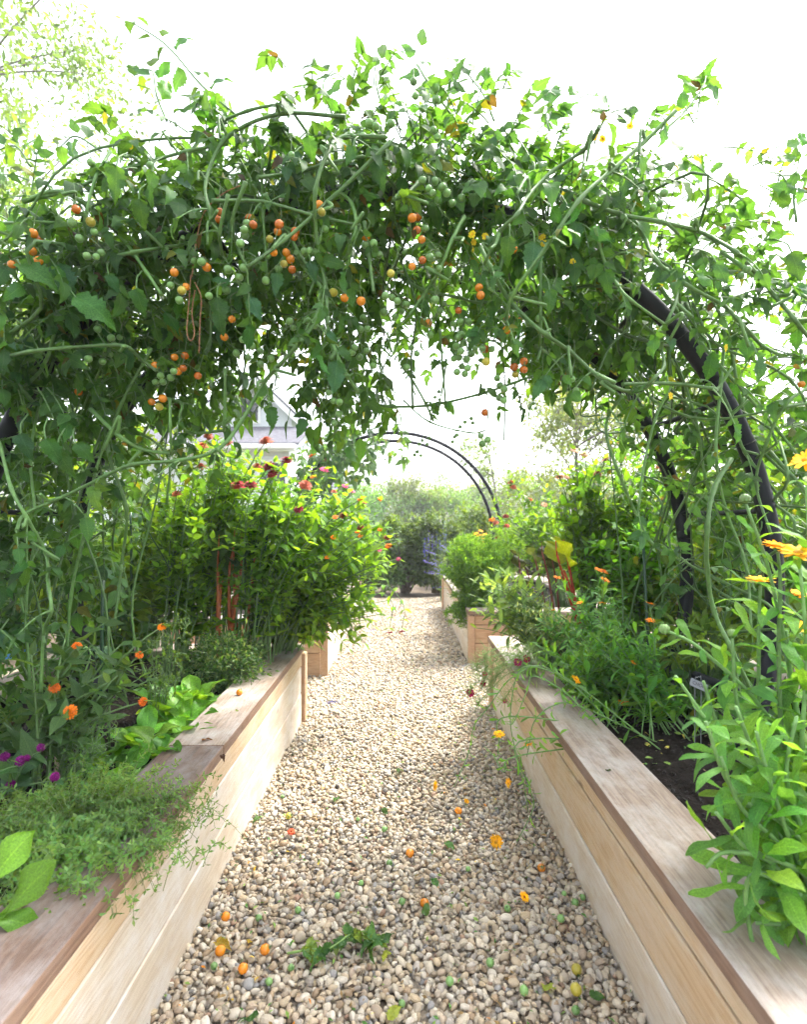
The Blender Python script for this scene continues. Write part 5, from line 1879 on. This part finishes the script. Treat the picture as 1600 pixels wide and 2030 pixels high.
# ---------------- far beds
def feathery(label, name, c, r, n, tones, base_z=SOIL_Z, over=None):
    c = np.asarray(c, float)
    pl = Plant(name, (c[0], c[1], base_z), label, 'vegetable')
    mb, st = MB(), MB()
    tips = cloud_tips(c, r, n) + (over or [])
    for tip in tips:
        b = pl.base + rv(.05) * [1, 1, 0]
        P = bez(b, (b + tip) / 2 + np.array([0, 0, .12]), tip, 8)
        tube(st, P, [.003, .0012], 4, (.15, .27, .05), cap=False)
        for k in range(3, 9):
            for q in range(7):
                d = unit(rv() + (P[k] - P[k - 1]) * 12)
                L = random.uniform(.04, .09) * (1.2 - .08 * k)
                e = P[k] + d * L
                tube(st, [P[k], e], [.0012, .0006], 3, tones[0], cap=False)
                for w in range(7):
                    p = P[k] + d * L * random.random()
                    pl.leaf('thread', p, rv() + d, rv(), random.uniform(.018, .034), random.choice(tones))
    tag(st.build('stalks', 'stem', pl.root), kind='stuff')
    return pl.finish(0)


feathery('ferny carrot tops filling the front of the farther right bed', 'carrot', at(945, 1115, 5.0), (.32, .25, .27), 85, [(.10, .23, .035), (.085, .20, .04), (.13, .27, .04)], over=[at(x, y, 4.85) for x, y in ((905,1205),(895,1230),(915,1215),(925,1190),(900,1180),(885,1215),(920,1240),(940,1200),(950,1215),(935,1225),(930,1205),(960,1200),(912,1230),(900,1215))])
feathery('second clump of carrot tops behind the first', 'carrot', at(985, 1085, 5.6), (.35, .25, .22), 50, [(.10, .23, .035), (.13, .26, .04)])
pl = Plant('salvia', (.68, 5.9, SOIL_Z), 'blue flowered salvia hanging at the corner of the farther bed', 'flower')
for tip in cloud_tips(at(885, 1115, 5.9), (.22, .2, .22), 26) + A(5.8, (880,1140), (872,1165), (895,1130), (885,1090)):
    e = branchy(pl, pl.base, [tip], 'sage', [(.11, .19, .10), (.13, .21, .12)], .05, 6, .0025, twigs=0)
    d = e[0][1]
    mb = MB()
    for k in range(26):
        q = tip + d * (.10 * k / 26 - .02)
        pv = unit(rv()) * .012
        mb.add([q, q + pv + np.array([0, 0, .004]), q + pv * 1.2 + unit(rv()) * .006], [np.array([(0, 1, 2)])], np.array((.20, .17, .52)) * random.uniform(.6, 1.4))
    mb.build('flower_spike', 'petal', pl.root)
pl.finish(80, 8)
pl = Plant('salvia', (.62, 8.3, 0), 'upright dark blue salvia spikes in front of the end hedge', 'flower')
for (px, py) in ((842,1075),(850,1060),(857,1066),(866,1062),(880,1040),(884,1055),(873,1070),(862,1080),(890,1075),(848,1085)):
    tip = at(px, py, 8.2)
    branchy(pl, pl.base, [tip], 'sage', [(.08, .15, .06)], .09, 6, .004, start=.1)
    mb = MB()
    for k in range(40):
        q = tip + np.array([0, 0, .28 * k / 40 - .22])
        pv = unit(rv()) * .022
        mb.add([q, q + pv, q + pv * .6 + unit(rv()) * .014], [np.array([(0, 1, 2)])], np.array((.10, .09, .34)) * random.uniform(.5, 1.5))
    mb.build('flower_spike', 'petal', pl.root)
pl.finish(60, 8)
flowering('black_eyed_susan', 'yellow flowered clump behind the carrot tops', (1.05, 6.7, SOIL_Z), [(at(960, 1075, 6.6), (.35, .25, .2), 14)], None, [fl(x, y, 6.4, 'yel', .035) for x, y in ((930,1067),(938,1070),(950,1062),(957,1068),(961,1060),(945,1058),(953,1053),(963,1072))], ls=.08, cap=60, cat='flower', pairs=5)
flowering('zinnia', 'tall zinnia with small orange-red heads beside the bare hoop', (1.5, 5.2, SOIL_Z), [(at(1040, 1010, 5.2), (.38, .25, .38), 30)], None,
          [fl(x, y, 5.1, k, .035) for x, y, k in ((1013,957,'coral'),(1018,966,'coral'),(1053,990,'org'),(983,1037,'coral'),(1005,1043,'coral'),(975,1030,'org'),(1003,1024,'rust'),(988,1067,'rust'),(1080,1000,'pale'))], ls=.085, cap=120, pairs=6, twigs=.6)
flowering('zinnia', 'zinnia clump in the far left bed behind the overhanging bush', (-.95, 4.9, SOIL_Z), [(at(610, 1020, 4.8), (.42, .3, .38), 26)], None, [fl(x, y, 4.7, k, .03) for x, y, k in ((684,963,'pink'),(697,973,'pink'),(662,975,'coral'),(620,945,'org'))], ls=.08, cap=100, pairs=6, twigs=.6)
flowering('zinnia', 'zinnia clump spilling over the far left bed towards the path end', (-.75, 6.0, SOIL_Z), [(at(690, 1085, 6.0), (.42, .4, .36), 28)], None, [fl(x, y, 5.7, k, .03) for x, y, k in ((735,1045,'org'),(752,1090,'pink'),(700,1030,'coral'))], ls=.09, cap=70, pairs=6, twigs=.6)
# vine on the left side of the bare arch
vf = Plant('tomato_plant', (-1.35, 7.3, SOIL_Z), 'dark tomato vine on the left shoulder of the farther arch', 'tomato plant')
rk = MB()
for k in range(14):
    ph = random.uniform(95, 190)
    P = smooth_path([hoop_pt(ph + i * 12 - 20, 7.6 + random.uniform(-.3, .3), ARC_R + random.gauss(0, .1)) for i in range(4)])
    vf.stem(P, [.008, .006], TG, sides=5)
for k in range(420):
    ph = random.choice([random.gauss(128, 17), random.uniform(108, 200)])
    p = hoop_pt(ph, random.uniform(7.0, 8.3), ARC_R + random.gauss(.0, .19))
    sprig(vf, p, rv(.7) + np.array([0, -.2, 0]), random.uniform(.12, .22), 2, random.uniform(.09, .13), 'tomato_lo', [(.035, .09, .04), (.045, .11, .045)], droop=.8, rach=rk)
tag(rk.build('leaf_stalks', 'stem', vf.root), kind='stuff')
vf.finish(150, 9)

# ================================================================== background: shrubs, trees, houses
def leaf_cloud(mb, C, R, n, ls, tones, key='mid', flat=.4):
    v = unit(RNG.normal(size=(n, 3))) * (RNG.random((n, 1)) ** .45)
    P = np.asarray(C) + v * np.asarray(R)
    D = v + RNG.normal(size=(n, 3)) * .7
    X, Y, Z = frames(D, np.array([0, 0, 1.0]) + RNG.normal(size=(n, 3)) * .6)
    T = np.asarray(tones)[RNG.integers(0, len(tones), n)] * (1 + .2 * RNG.normal(size=(n, 1))).clip(.5, 1.6)
    k = RNG.integers(0, len(TPL[key]), n)
    S = ls * RNG.uniform(.6, 1.3, n)
    for q in range(len(TPL[key])):
        i = k == q
        mb.add_many(TPL[key][q], P[i], X[i], Y[i], Z[i], S[i], T[i])


def shrub(label, base, r, lumps, n, ls, tones, key='tiny', cat='shrub', name='shrub', group=None):
    """r: half-extents; many overlapping uneven lumps on short stems"""
    base = np.asarray(base, float)
    root = empty(name, base, label, cat, group)
    st, mb = MB(), MB()
    for i in range(lumps):
        v = unit(RNG.normal(size=3)) * random.uniform(.35, .95)
        v[2] = abs(v[2]) * 2 - .7 if random.random() < .8 else v[2]
        c = base + np.array([v[0] * r[0], v[1] * r[1], r[2] * (1 + .8 * v[2])])
        c[2] = max(c[2], base[2] + .1)
        tube(st, bez(base + rv(.05) * [1, 1, 0], (base + c) / 2 + np.array([0, 0, r[2] * .2]), c, 5), [.018, .004], 5, (.10, .08, .05), cap=False)
        q = random.uniform(.22, .42)
        leaf_cloud(mb, c, np.asarray(r) * q, n // lumps, ls, [np.asarray(t) * random.uniform(.75, 1.25) for t in tones], key)
    tag(st.build('stems', 'bark', root), kind='stuff')
    tag(mb.build('foliage', 'leaf_far', root), kind='stuff')
    return root


def tree(label, base, h, crown_r, crown_c, n, ls, tones, trunk_r=.12, limbs=12, key='tiny', name='tree', droop=0.0, clump=.5, bark=(.13, .11, .09), cat='tree', group=None, sub=5):
    base = np.asarray(base, float)
    root = empty(name, base, label, cat, group)
    wd, mb = MB(), MB()
    top = base + np.array([random.gauss(0, .05) * h, random.gauss(0, .05) * h, h * .92])
    T = bez(base, (base + top) / 2 + rv(.03) * h, top, 10)
    tube(wd, T, [trunk_r, trunk_r * .22], 8, bark)
    tips = []
    for i in range(limbs):
        t = random.uniform(crown_c[0], .97)
        p = T[int(t * 10)]
        a = random.uniform(0, 6.28)
        L = crown_r * random.uniform(.6, 1.1) * (1.15 - .5 * abs(t - crown_c[1]) / .5)
        d = np.array([math.cos(a), math.sin(a), random.uniform(.2, .9)])
        e = p + d * L
        e[2] -= droop * L
        Q = bez(p, p + d * L * .5 + np.array([0, 0, .15 * L]), e, 7)
        tube(wd, Q, [trunk_r * .34, trunk_r * .07], 5, bark, cap=False)
        for k in range(sub):
            q = Q[random.randrange(2, 8)]
            dd = unit(d + rv(.8))
            e2 = q + dd * L * random.uniform(.25, .55)
            e2[2] -= droop * L * .3
            tube(wd, bez(q, (q + e2) / 2 + rv(.03) * L, e2, 4), [trunk_r * .11, trunk_r * .03], 4, bark, cap=False)
            tips += [e2, (q + e2) / 2]
        tips.append(e)
    per = max(3, n // len(tips))
    for tp_ in tips:
        tn = [np.asarray(t) * random.uniform(.75, 1.3) for t in tones]
        leaf_cloud(mb, tp_, np.array([1, 1, .75]) * clump * random.uniform(.5, 1.2), int(per * random.uniform(.4, 1.6)), ls, tn, key)
    tag(wd.build('trunk', 'bark', root))
    tag(mb.build('crown', 'leaf_far', root), kind='stuff')
    return root


LT = [(.11, .17, .045), (.13, .20, .05), (.09, .15, .04)]
YT = [(.13, .20, .045), (.11, .185, .045), (.15, .20, .045)]
DK = [(.07, .145, .04), (.085, .17, .045), (.055, .115, .036)]
MD = [(.09, .17, .04), (.11, .20, .045), (.075, .15, .04)]
# trees
tree('airy pale tree towering over the upper left corner', (-7.6, 10.0, 0), 11.5, 3.0, (.30, .6), 17000, .14, [(.085, .165, .05), (.10, .185, .05), (.075, .15, .045)], .07, 40, clump=.6, sub=7, bark=(.2, .18, .15))
tree('denser tree low behind the left edge of the vines', (-8.6, 10.5, 0), 7.2, 2.0, (.35, .6), 7000, .12, MD, .14, 14, clump=.6)
tree('thin yellowing tree above the pale zinnias', (5.6, 18, 0), 6.2, 2.3, (.25, .55), 10000, .15, YT, .09, 20, clump=.6)
tree('yellowish tree behind the rear right hoop', (8.2, 19, 0), 5.6, 2.2, (.20, .5), 8000, .15, YT, .10, 14, clump=.55)
tree('small pale tree right of the bare hoop', (3.9, 22, 0), 4.6, 1.5, (.1, .45), 6000, .15, LT, .07, 16, clump=.6)
tree('slender pale tree in the middle distance, tallest in the arch opening', (.55, 27, 0), 3.5, 1.3, (.08, .4), 5000, .17, LT, .07, 22, clump=.6)
tree('grey-green willow in the middle distance left of the tallest tree', (-1.0, 29, 0), 2.5, 1.8, (.05, .4), 5000, .17, [(.075, .18, .035), (.09, .20, .04)], .06, 22, clump=.65)
tree('olive willow in the middle distance right of the tallest tree', (1.9, 28, 0), 2.4, 1.8, (.05, .4), 5000, .17, [(.09, .19, .036), (.075, .17, .035)], .06, 22, clump=.65)
for x, y, h, lab in ((4.2, 36, 2.8, 'distant tree just right of the far bare hoop'), (-3.8, 36, 2.8, 'distant tree beside the small far house'), (8.0, 34, 3.2, 'distant tree beneath the thin yellowing tree'), (12.5, 32, 4.6, 'distant tree behind the front right hoop')):
    tree(lab, (x, y, 0), h, 2.6, (.05, .4), 6000, .2, MD, .08, 18, clump=.9, group='distant trees')
# end hedge
for (x, y, r, lab, tn) in ((-.55, 9.15, (.6, .4, .66), 'dark hedge shrub at the end of the path, left', DK), (.05, 9.25, (.6, .4, .70), 'dark hedge shrub at the end of the path, middle', DK), (.62, 9.2, (.55, .4, .66), 'dark hedge shrub at the end of the path, behind the blue spikes', DK),
                           (1.35, 10.2, (.75, .4, .74), 'lighter shrub behind the carrot tops', MD), (2.4, 10.0, (.85, .5, .78), 'light green shrub beside the far bare hoop', MD), (-1.5, 10.2, (.8, .4, .74), 'shrub left of the path end behind the zinnia bush', MD),
                           (3.6, 9.4, (.8, .5, .85), 'light green shrub behind the tall orange-red zinnia', MD), (4.8, 9.0, (.9, .5, 1.0), 'light green shrub below the thin yellowing tree', LT)):
    shrub(lab, (x, y, 0), r, 30, 6600, .08, tn, group='shrubs beyond the beds')
for (x, y, r, lab, tn, n) in ((-2.6, 5.4, (.8, .5, .6), 'tall shrub behind the left bed', MD, 2600), (-3.6, 4.4, (.9, .6, .75), 'tall leafy shrub at the left edge beyond the vines', MD, 2600), (-2.4, 7.8, (.8, .5, .8), 'shrub between the house and the left bed', MD, 2200),
                             (2.7, 4.6, (.8, .5, .62), 'tall sunny shrub behind the right hoops', LT, 2600), (3.6, 5.2, (.9, .5, .75), 'tall sunny shrub at the right edge beyond the vines', LT, 2600), (2.5, 6.6, (.8, .5, .6), 'sunny shrub behind the peach zinnias', LT, 2400)):
    shrub(lab, (x, y, 0), r, 20, int(n * 1.7), .095, tn, group='shrubs beyond the beds')


# ---- white house
def quad_obj(name, pts, mat, parent, thick=(0, 0, 0)):
    """a slab: polygon pts extruded by the vector thick"""
    mb = MB()
    p = np.asarray(pts, float)
    n = len(p)
    q = p + np.asarray(thick, float)
    mb.add(np.vstack([p, q]), [np.arange(n)[None], (np.arange(n) + n)[::-1][None], np.array([(i, (i + 1) % n, n + (i + 1) % n, n + i) for i in range(n)])], smooth=False)
    return mb.build(name, mat, parent)


HD = 17.0
def hp(px, py, d=HD):
    return at(px, py, d)


xr = hp(592, 0)[0]
xl = xr - 9.0
eave = hp(0, 884)[2]
root = empty('house', (xr - 4.5, HD, 0), 'white clapboard house with grey roofs behind the left zinnias', 'house')
box_bm('wall', (xl, xr - .35), (HD + .3, HD + 7), (-.05, eave), 'siding', root, .0)
for k in range(int(eave / .17)):
    box_bm('clapboard', (xl - .01, xr - .34), (HD + .27, HD + .299), (k * .17 + .005, k * .17 + .16), 'siding', root, .004)
ridge = hp(0, 848, HD + 1.6)[2]
quad_obj('lower_roof', [(xl - .3, HD - .15, eave + .02), (xr + .02, HD - .15, eave + .02), (xr - .9 + 1.0, HD + 1.7, ridge), (xl - .3, HD + 1.7, ridge)], 'shingle', root, (0, 0, .06))
box_bm('gutter', (xl - .3, xr - .05), (HD - .28, HD - .16), (eave - .12, eave + .03), 'trim', root, .02)
box_bm('soffit', (xl - .3, xr - .1), (HD - .15, HD + .26), (eave - .16, eave - .121), 'trim', root, 0)
for (a, b) in ((512, 562), (420, 470)):
    w0, w1 = hp(a, 0)[0], hp(b, 0)[0]
    zt, zb = hp(0, 916)[2], hp(0, 962)[2]
    w = box_bm('window', (w0 - .1, w1 + .1), (HD + .2, HD + .262), (zb - .1, zt + .1), 'trim', root, .01)
    box_bm('pane', (w0, w1), (HD + .19, HD + .199), (zb, zt), 'glass_dark', w, 0)
# upper storey with a gable facing the garden
ux0, ux1 = hp(380, 0, HD + 2)[0], hp(578, 0, HD + 2)[0]
uz0, uz1 = ridge - .1, hp(0, 822, HD + 2)[2]
apex = np.array([(ux0 + ux1) / 2 + .6, HD + 2.0, hp(0, 762, HD + 2)[2]])
quad_obj('gable_wall', [(ux0, HD + 2, uz0), (ux1, HD + 2, uz0), (ux1, HD + 2, uz1), tuple(apex), (ux0, HD + 2, uz1)], 'siding', root, (0, 5, 0))
for (e, s) in (((ux1 + .35, uz1 - .25), 1), ((ux0 - .35, uz1 - .25), -1)):
    quad_obj('roof', [(e[0], HD + 1.6, e[1]), (e[0], HD + 7, e[1]), (apex[0], HD + 7, apex[2] + .1), (apex[0], HD + 1.6, apex[2] + .1)], 'shingle', root, (0, 0, .12))
    quad_obj('rake_board', [(e[0], HD + 1.56, e[1] - .22), (e[0], HD + 1.56, e[1] + .02), (apex[0], HD + 1.56, apex[2] + .12), (apex[0], HD + 1.56, apex[2] - .12)], 'trim', root, (0, .035, 0))
for (a, b) in ((478, 512),):
    w0, w1 = hp(a, 0, HD + 2)[0], hp(b, 0, HD + 2)[0]
    w = box_bm('window', (w0 - .08, w1 + .08), (HD + 1.93, HD + 1.999), (uz0 + .3, uz0 + 1.3), 'trim', root, .01)
    box_bm('pane', (w0, w1), (HD + 1.92, HD + 1.929), (uz0 + .4, uz0 + 1.2), 'glass_dark', w, 0)
# small far house
fx, fz = at(672, 0, 34)[0], at(0, 968, 34)[2]
root = empty('house', (fx, 35, 0), 'small distant house with a grey roof right of the white one', 'house')
box_bm('wall', (fx - 2.2, fx + .8), (34.2, 38), (-.05, fz - .35), 'siding', root, 0)
quad_obj('roof', [(fx - 2.6, 33.9, fz - .4), (fx + 1.2, 33.9, fz - .4), (fx + .6, 36, fz + .5), (fx - 2.6, 36, fz + .5)], 'shingle', root, (0, 0, .12))
# blue tub glimpsed at the left
tb = at(36, 1235, 2.9)
mb = MB()
th = np.linspace(0, 2 * math.pi, 24, endpoint=False)
prof = [(.0, .0), (.085, .0), (.105, .16), (.115, .165), (.115, .18), (.098, .18), (.085, .03), (0, .03)]
V = np.array([(tb[0] + r * math.cos(a), tb[1] + r * math.sin(a), SOIL_Z + .12 + z) for r, z in prof for a in th])
ids = np.array([(i * 24 + j, i * 24 + (j + 1) % 24, (i + 1) * 24 + (j + 1) % 24, (i + 1) * 24 + j) for i in range(len(prof) - 1) for j in range(24)])
mb.add(V, [ids])
tag(mb.build('tub', 'blue_plastic', origin=(tb[0], tb[1], SOIL_Z + .12)), 'blue tub glimpsed through the vines at the left edge', 'tub')

# ================================================================== fallen things on the path and caps
def z8(X, Y):
    return 300 + X / 1.6, 1500 + Y / 1.6


FALL_O = [(235,505,'o','orange tomato on the gravel close to the left bed, farthest of that cluster'), (218,610,'o','orange tomato on the gravel beside the yellowed leaf'), (290,670,'o','orange tomato nearest the viewer on the left of the path'), (360,612,'o','split orange tomato right of the yellowed leaf'),
          (1238,358,'o','glossy orange tomato on the gravel near the right bed'), (867,463,'o','small split orange tomato in the middle of the path'), (820,308,'o','split orange tomato above the middle of the path'), (975,168,'o','small orange tomato below the trailing calendula'),
          (1350,680,'y','amber tomato near the right bed, farther of two'), (1348,745,'y','amber tomato near the right bed, nearer of two'), (435,195,'y','yellow tomato on the gravel towards the left bed')]
FALL_G = [(415,130),(655,198),(740,228),(755,342),(665,403),(590,440),(795,458),(465,487),(340,512),(198,658),(373,712),(443,668),(795,770),(947,710),(1005,350),(1310,440),(1345,468),(1370,452),(1300,518),(1130,487),(1075,662),(1183,750),(1347,812)]


def fallen_tomato(px, py, c, label, r, group, z=.006):
    g = ground_at(px, py, z + r)
    o = bpy.data.objects.new('fallen_tomato', tomato_mesh(c))
    COL.objects.link(o)
    g[2] = z + r * .9 + path_h(g[0], g[1]) * (z < .1)
    o.location = g
    o.scale = (r, r, r * random.uniform(.95, 1.15))
    o.rotation_euler = (random.uniform(.6, 2.2), random.uniform(-.6, .6), random.uniform(0, 6))
    tag(o, label, 'tomato', group)
    cx = bpy.data.objects.new('calyx', calyx_mesh())
    COL.objects.link(cx)
    cx.parent = o
    return o


for X, Y, c, lab in FALL_O:
    fallen_tomato(*z8(X, Y), c, lab, random.uniform(.0125, .0145), 'ripe tomatoes fallen on the path')
lanes = {'beside the left bed': [], 'down the middle of the path': [], 'beside the right bed': []}
for X, Y in FALL_G:
    g = ground_at(*z8(X, Y))
    lanes['beside the left bed' if g[0] < -.2 else ('beside the right bed' if g[0] > .22 else 'down the middle of the path')].append((Y, X))
ORDN = ['nearest', 'second nearest', 'third nearest', 'fourth nearest', 'fifth nearest', 'sixth nearest', 'seventh nearest', 'eighth nearest', 'ninth nearest', 'tenth nearest', 'eleventh nearest', 'twelfth nearest', 'thirteenth nearest', 'fourteenth nearest', 'fifteenth nearest']
for lane, lst in lanes.items():
    for i, (Y, X) in enumerate(sorted(lst, reverse=True)):
        fallen_tomato(*z8(X, Y), 'g', '%s of the small green fallen tomatoes %s' % (ORDN[i], lane), random.uniform(.008, .0115), 'green tomatoes fallen on the path')
fallen_tomato(474, 1372, 'o', 'orange tomato resting on the left cap board by the herb bush', .0135, None, z=.443)
fallen_tomato(1058, 1336, 'g', 'green tomato resting on the right cap under the trailing stems', .010, None, z=.443)


def fallen_flower(px, py, fk, kind, pc, dc, r, label, up):
    g = ground_at(px, py, .02)
    pm, cm = flower_meshes(fk, kind, pc, dc)
    o = bpy.data.objects.new('fallen_flower', pm)
    COL.objects.link(o)
    g[2] = .022 + path_h(g[0], g[1])
    o.location = g
    o.rotation_euler = Vector(up).to_track_quat('Z', 'Y').to_euler()
    o.scale = (r, r, r)
    tag(o, label, 'flower', 'flowers fallen on the path')
    c = bpy.data.objects.new('flower_center', cm)
    COL.objects.link(c)
    c.parent = o


fallen_flower(1040, 1783, 'yel', 'daisy', YEL, YELC, .017, 'crushed yellow flower on the gravel near the right bed', (.4, -.5, .8))
fallen_flower(577, 1653, 'coral2', 'zinnia_flat', (.70, .16, .05), (.4, .1, .03), .016, 'orange-red flower scrap on the gravel towards the left bed', (.2, -.3, 1))
fallen_flower(908, 1606, 'cal', 'daisy', (.85, .30, .012), (.60, .16, .01), .014, 'small orange petals on the gravel left of the trailing calendula', (0, -.6, 1))
fallen_flower(925, 1588, 'yel', 'daisy', YEL, YELC, .013, 'small yellow petals on the gravel left of the trailing calendula', (.3, -.6, 1))
for (x, y, lab) in ((652, 1393, 'purple salvia sprig dropped on the gravel by the left bed end'), (738, 1250, 'purple salvia sprig hanging at the zinnia bush foot')):
    g = ground_at(x, y, .012)
    mb = MB()
    P = np.array([g + np.array([-.05, 0, .004]), g + np.array([0, .01, .01]), g + np.array([.06, 0, .006])])
    tube(mb, smooth_path(P), .0018, 5, (.10, .16, .08))
    for k in range(40):
        q = P[0] + (P[2] - P[0]) * random.uniform(.2, 1) + rv(.003)
        pv = unit(rv()) * .012
        mb.add([q, q + pv, q + pv * .6 + unit(rv()) * .007], [np.array([(0, 1, 2)])], np.array((.24, .20, .55)) * random.uniform(.6, 1.4))
    tag(mb.build('salvia_sprig', 'petal', origin=g), lab, 'sprig', 'salvia sprigs on the path')

# leaf litter: single leaves that can be picked out, then crumbs as one mass
LIT = [(340,820,.05,'fresh green leaf scrap at the near left of the path',0), (1245,755,.055,'yellow-green leaf on the gravel near the two amber tomatoes',1), (205,590,.06,'limp yellowed leaf standing among the orange tomatoes',2), (305,598,.035,'short yellow leaf between the orange tomatoes',2), (750,612,.045,'yellow-tipped leaf at the end of the wilted sprig',1),
       (590,140,.05,'dark leaf on the gravel towards the far left bed',0), (735,160,.045,'small dark leaf on the middle gravel',0), (340,200,.045,'leaf by the left wall below the yellow tomato',0), (895,395,.05,'wilted leaf in the middle of the path',0), (935,272,.05,'dark leaf left of the fallen yellow flower',0), (870,510,.05,'curled leaf below the small split tomato',0), (790,40,.06,'dark stalk leaf on the farther gravel',0),
       (1390,768,.04,'leaf scrap beside the nearer amber tomato',0), (750,830,.05,'yellow-green leaf at the bottom edge of the picture',1)]
LTONE = [(.06, .15, .04), (.22, .30, .05), (.42, .36, .05)]
for X, Y, L, lab, tn in LIT:
    px, py = z8(X, Y)
    g = ground_at(px, py, .012)
    g[2] = .018 + path_h(g[0], g[1])
    o = bpy.data.objects.new('fallen_leaf', leaf_mesh('tomato', random.randrange(6), LTONE[tn], 'leaf'))
    COL.objects.link(o)
    o.location = g
    o.scale = (L, L, L)
    o.rotation_euler = (random.uniform(-.2, .5), random.uniform(-.5, .5), random.uniform(0, 6.28))
    tag(o, lab, 'leaf', 'leaves fallen on the path')
# the wilted sprig
g0 = ground_at(*z8(450, 650), .012)
pl = Plant('fallen_sprig', (g0[0], g0[1], .012), 'wilted tomato sprig lying across the gravel', 'sprig')
P = smooth_path([np.append(ground_at(*z8(a, b))[:2], z) for a, b, z in ((430,650,.022), (500,645,.028), (570,640,.03), (640,600,.035), (690,620,.03), (740,610,.026))])
pl.stem(P, [.0035, .002], (.16, .26, .07), sides=6)
for k in range(4, len(P)):
    for sg in (-1, 1):
        pl.leaf('tomato', P[k], np.array([random.gauss(0, .6), sg * .7, .15]) + rv(.25), np.array([0, 0, 1.0]) + rv(.5), random.uniform(.03, .055), random.choice([(.07, .17, .045), (.16, .26, .06), (.05, .13, .04)]))
pl.finish(60, 5)
# crumbs of leaf and stalk between the stones
n = 2000
mb = MB()
P = np.stack([RNG.uniform(-.6, .58, n), 1.05 + 4.0 * RNG.random(n) ** 1.6, np.zeros(n)], 1)
P[:, 2] = .014 + path_h(P[:, 0], P[:, 1]) + RNG.uniform(-.004, .008, n)
X, Y, Z = frames(np.stack([RNG.normal(size=n), RNG.normal(size=n), RNG.normal(size=n) * .3], 1), np.array([0, 0, 1.0]) + RNG.normal(size=(n, 3)) * .5)
cc = np.array([(.08, .18, .04), (.16, .26, .05), (.20, .13, .05), (.06, .04, .025), (.10, .07, .04), (.60, .22, .02), (.62, .42, .03)])[RNG.choice(7, n, p=[.2, .12, .2, .24, .2, .02, .02])]
mb.add_many(TPL['small'][0], P, X, Y, Z, RNG.uniform(.006, .022, n), cc)
tag(mb.build('plant_litter', 'litter'), 'crumbs of leaf and stalk scattered between the stones', 'litter', kind='stuff')
n = 160
mb = MB()
P = np.stack([RNG.uniform(.78, 1.3, n), RNG.uniform(1.2, 2.5, n), np.full(n, SOIL_Z + .018)], 1)
X, Y, Z = frames(np.stack([RNG.normal(size=n), RNG.normal(size=n), RNG.normal(size=n) * .3], 1), np.array([0, 0, 1.0]) + RNG.normal(size=(n, 3)) * .4)
mb.add_many(TPL['mid'][0], P, X, Y, Z, RNG.uniform(.008, .035, n), np.array([(.08, .18, .04), (.16, .26, .05), (.45, .38, .06)])[RNG.integers(0, 3, n)])
tag(mb.build('soil_litter', 'litter'), 'small leaves and yellow scraps on the black soil', 'litter', kind='stuff')
# dead leaf curled on the left cap edge, leaf scraps on the cap
for (px, py, L, tone, lab) in ((440, 1497, .03, (.05, .03, .02), 'dark dead leaf curled over the left cap edge'), (400, 1468, .04, (.10, .06, .04), 'dry brown leaf on the cap board joint'), (466, 1408, .02, (.16, .26, .08), 'pale green leaf scrap on the left cap board'), (1212, 1528, .02, (.05, .07, .04), 'dark dropping-like leaf scrap on the right cap'), (20, 1820, .07, (.20, .33, .14), 'pale torn leaf on the near end of the left cap')):
    g = ground_at(px, py, .446)
    o = bpy.data.objects.new('leaf_scrap', leaf_mesh('tomato', random.randrange(6), tone, 'leaf'))
    COL.objects.link(o)
    o.location = g
    o.scale = (L, L, L)
    o.rotation_euler = (random.uniform(0, .3), random.uniform(-.3, .3), random.uniform(0, 6.28))
    tag(o, lab, 'leaf', 'leaf scraps on the cap boards')
# ---- haze box added in place of the flare that pales the far trees
mb = MB()
hx, hy, hz = (-14, 14), (-2, 44), (-1.05, 13.5)
V = [(x, y, z) for z in hz for y in hy for x in hx]
mb.add(V, [np.array([(0, 2, 3, 1), (4, 5, 7, 6), (0, 1, 5, 4), (2, 6, 7, 3), (0, 4, 6, 2), (1, 3, 7, 5)])], smooth=False)
hm = bpy.data.materials.new('haze')
hm.use_nodes = True
hm.node_tree.nodes.remove(hm.node_tree.nodes['Principled BSDF'])
pv = hm.node_tree.nodes.new('ShaderNodeVolumePrincipled')
pv.inputs['Color'].default_value = (.93, .95, 1.0, 1)
pv.inputs['Density'].default_value = 0.0028
hm.node_tree.links.new(pv.outputs[0], hm.node_tree.nodes['Material Output'].inputs['Volume'])
tag(mb.build('haze', hm), 'pale haze added over the garden in place of flare', 'haze', kind='stuff')
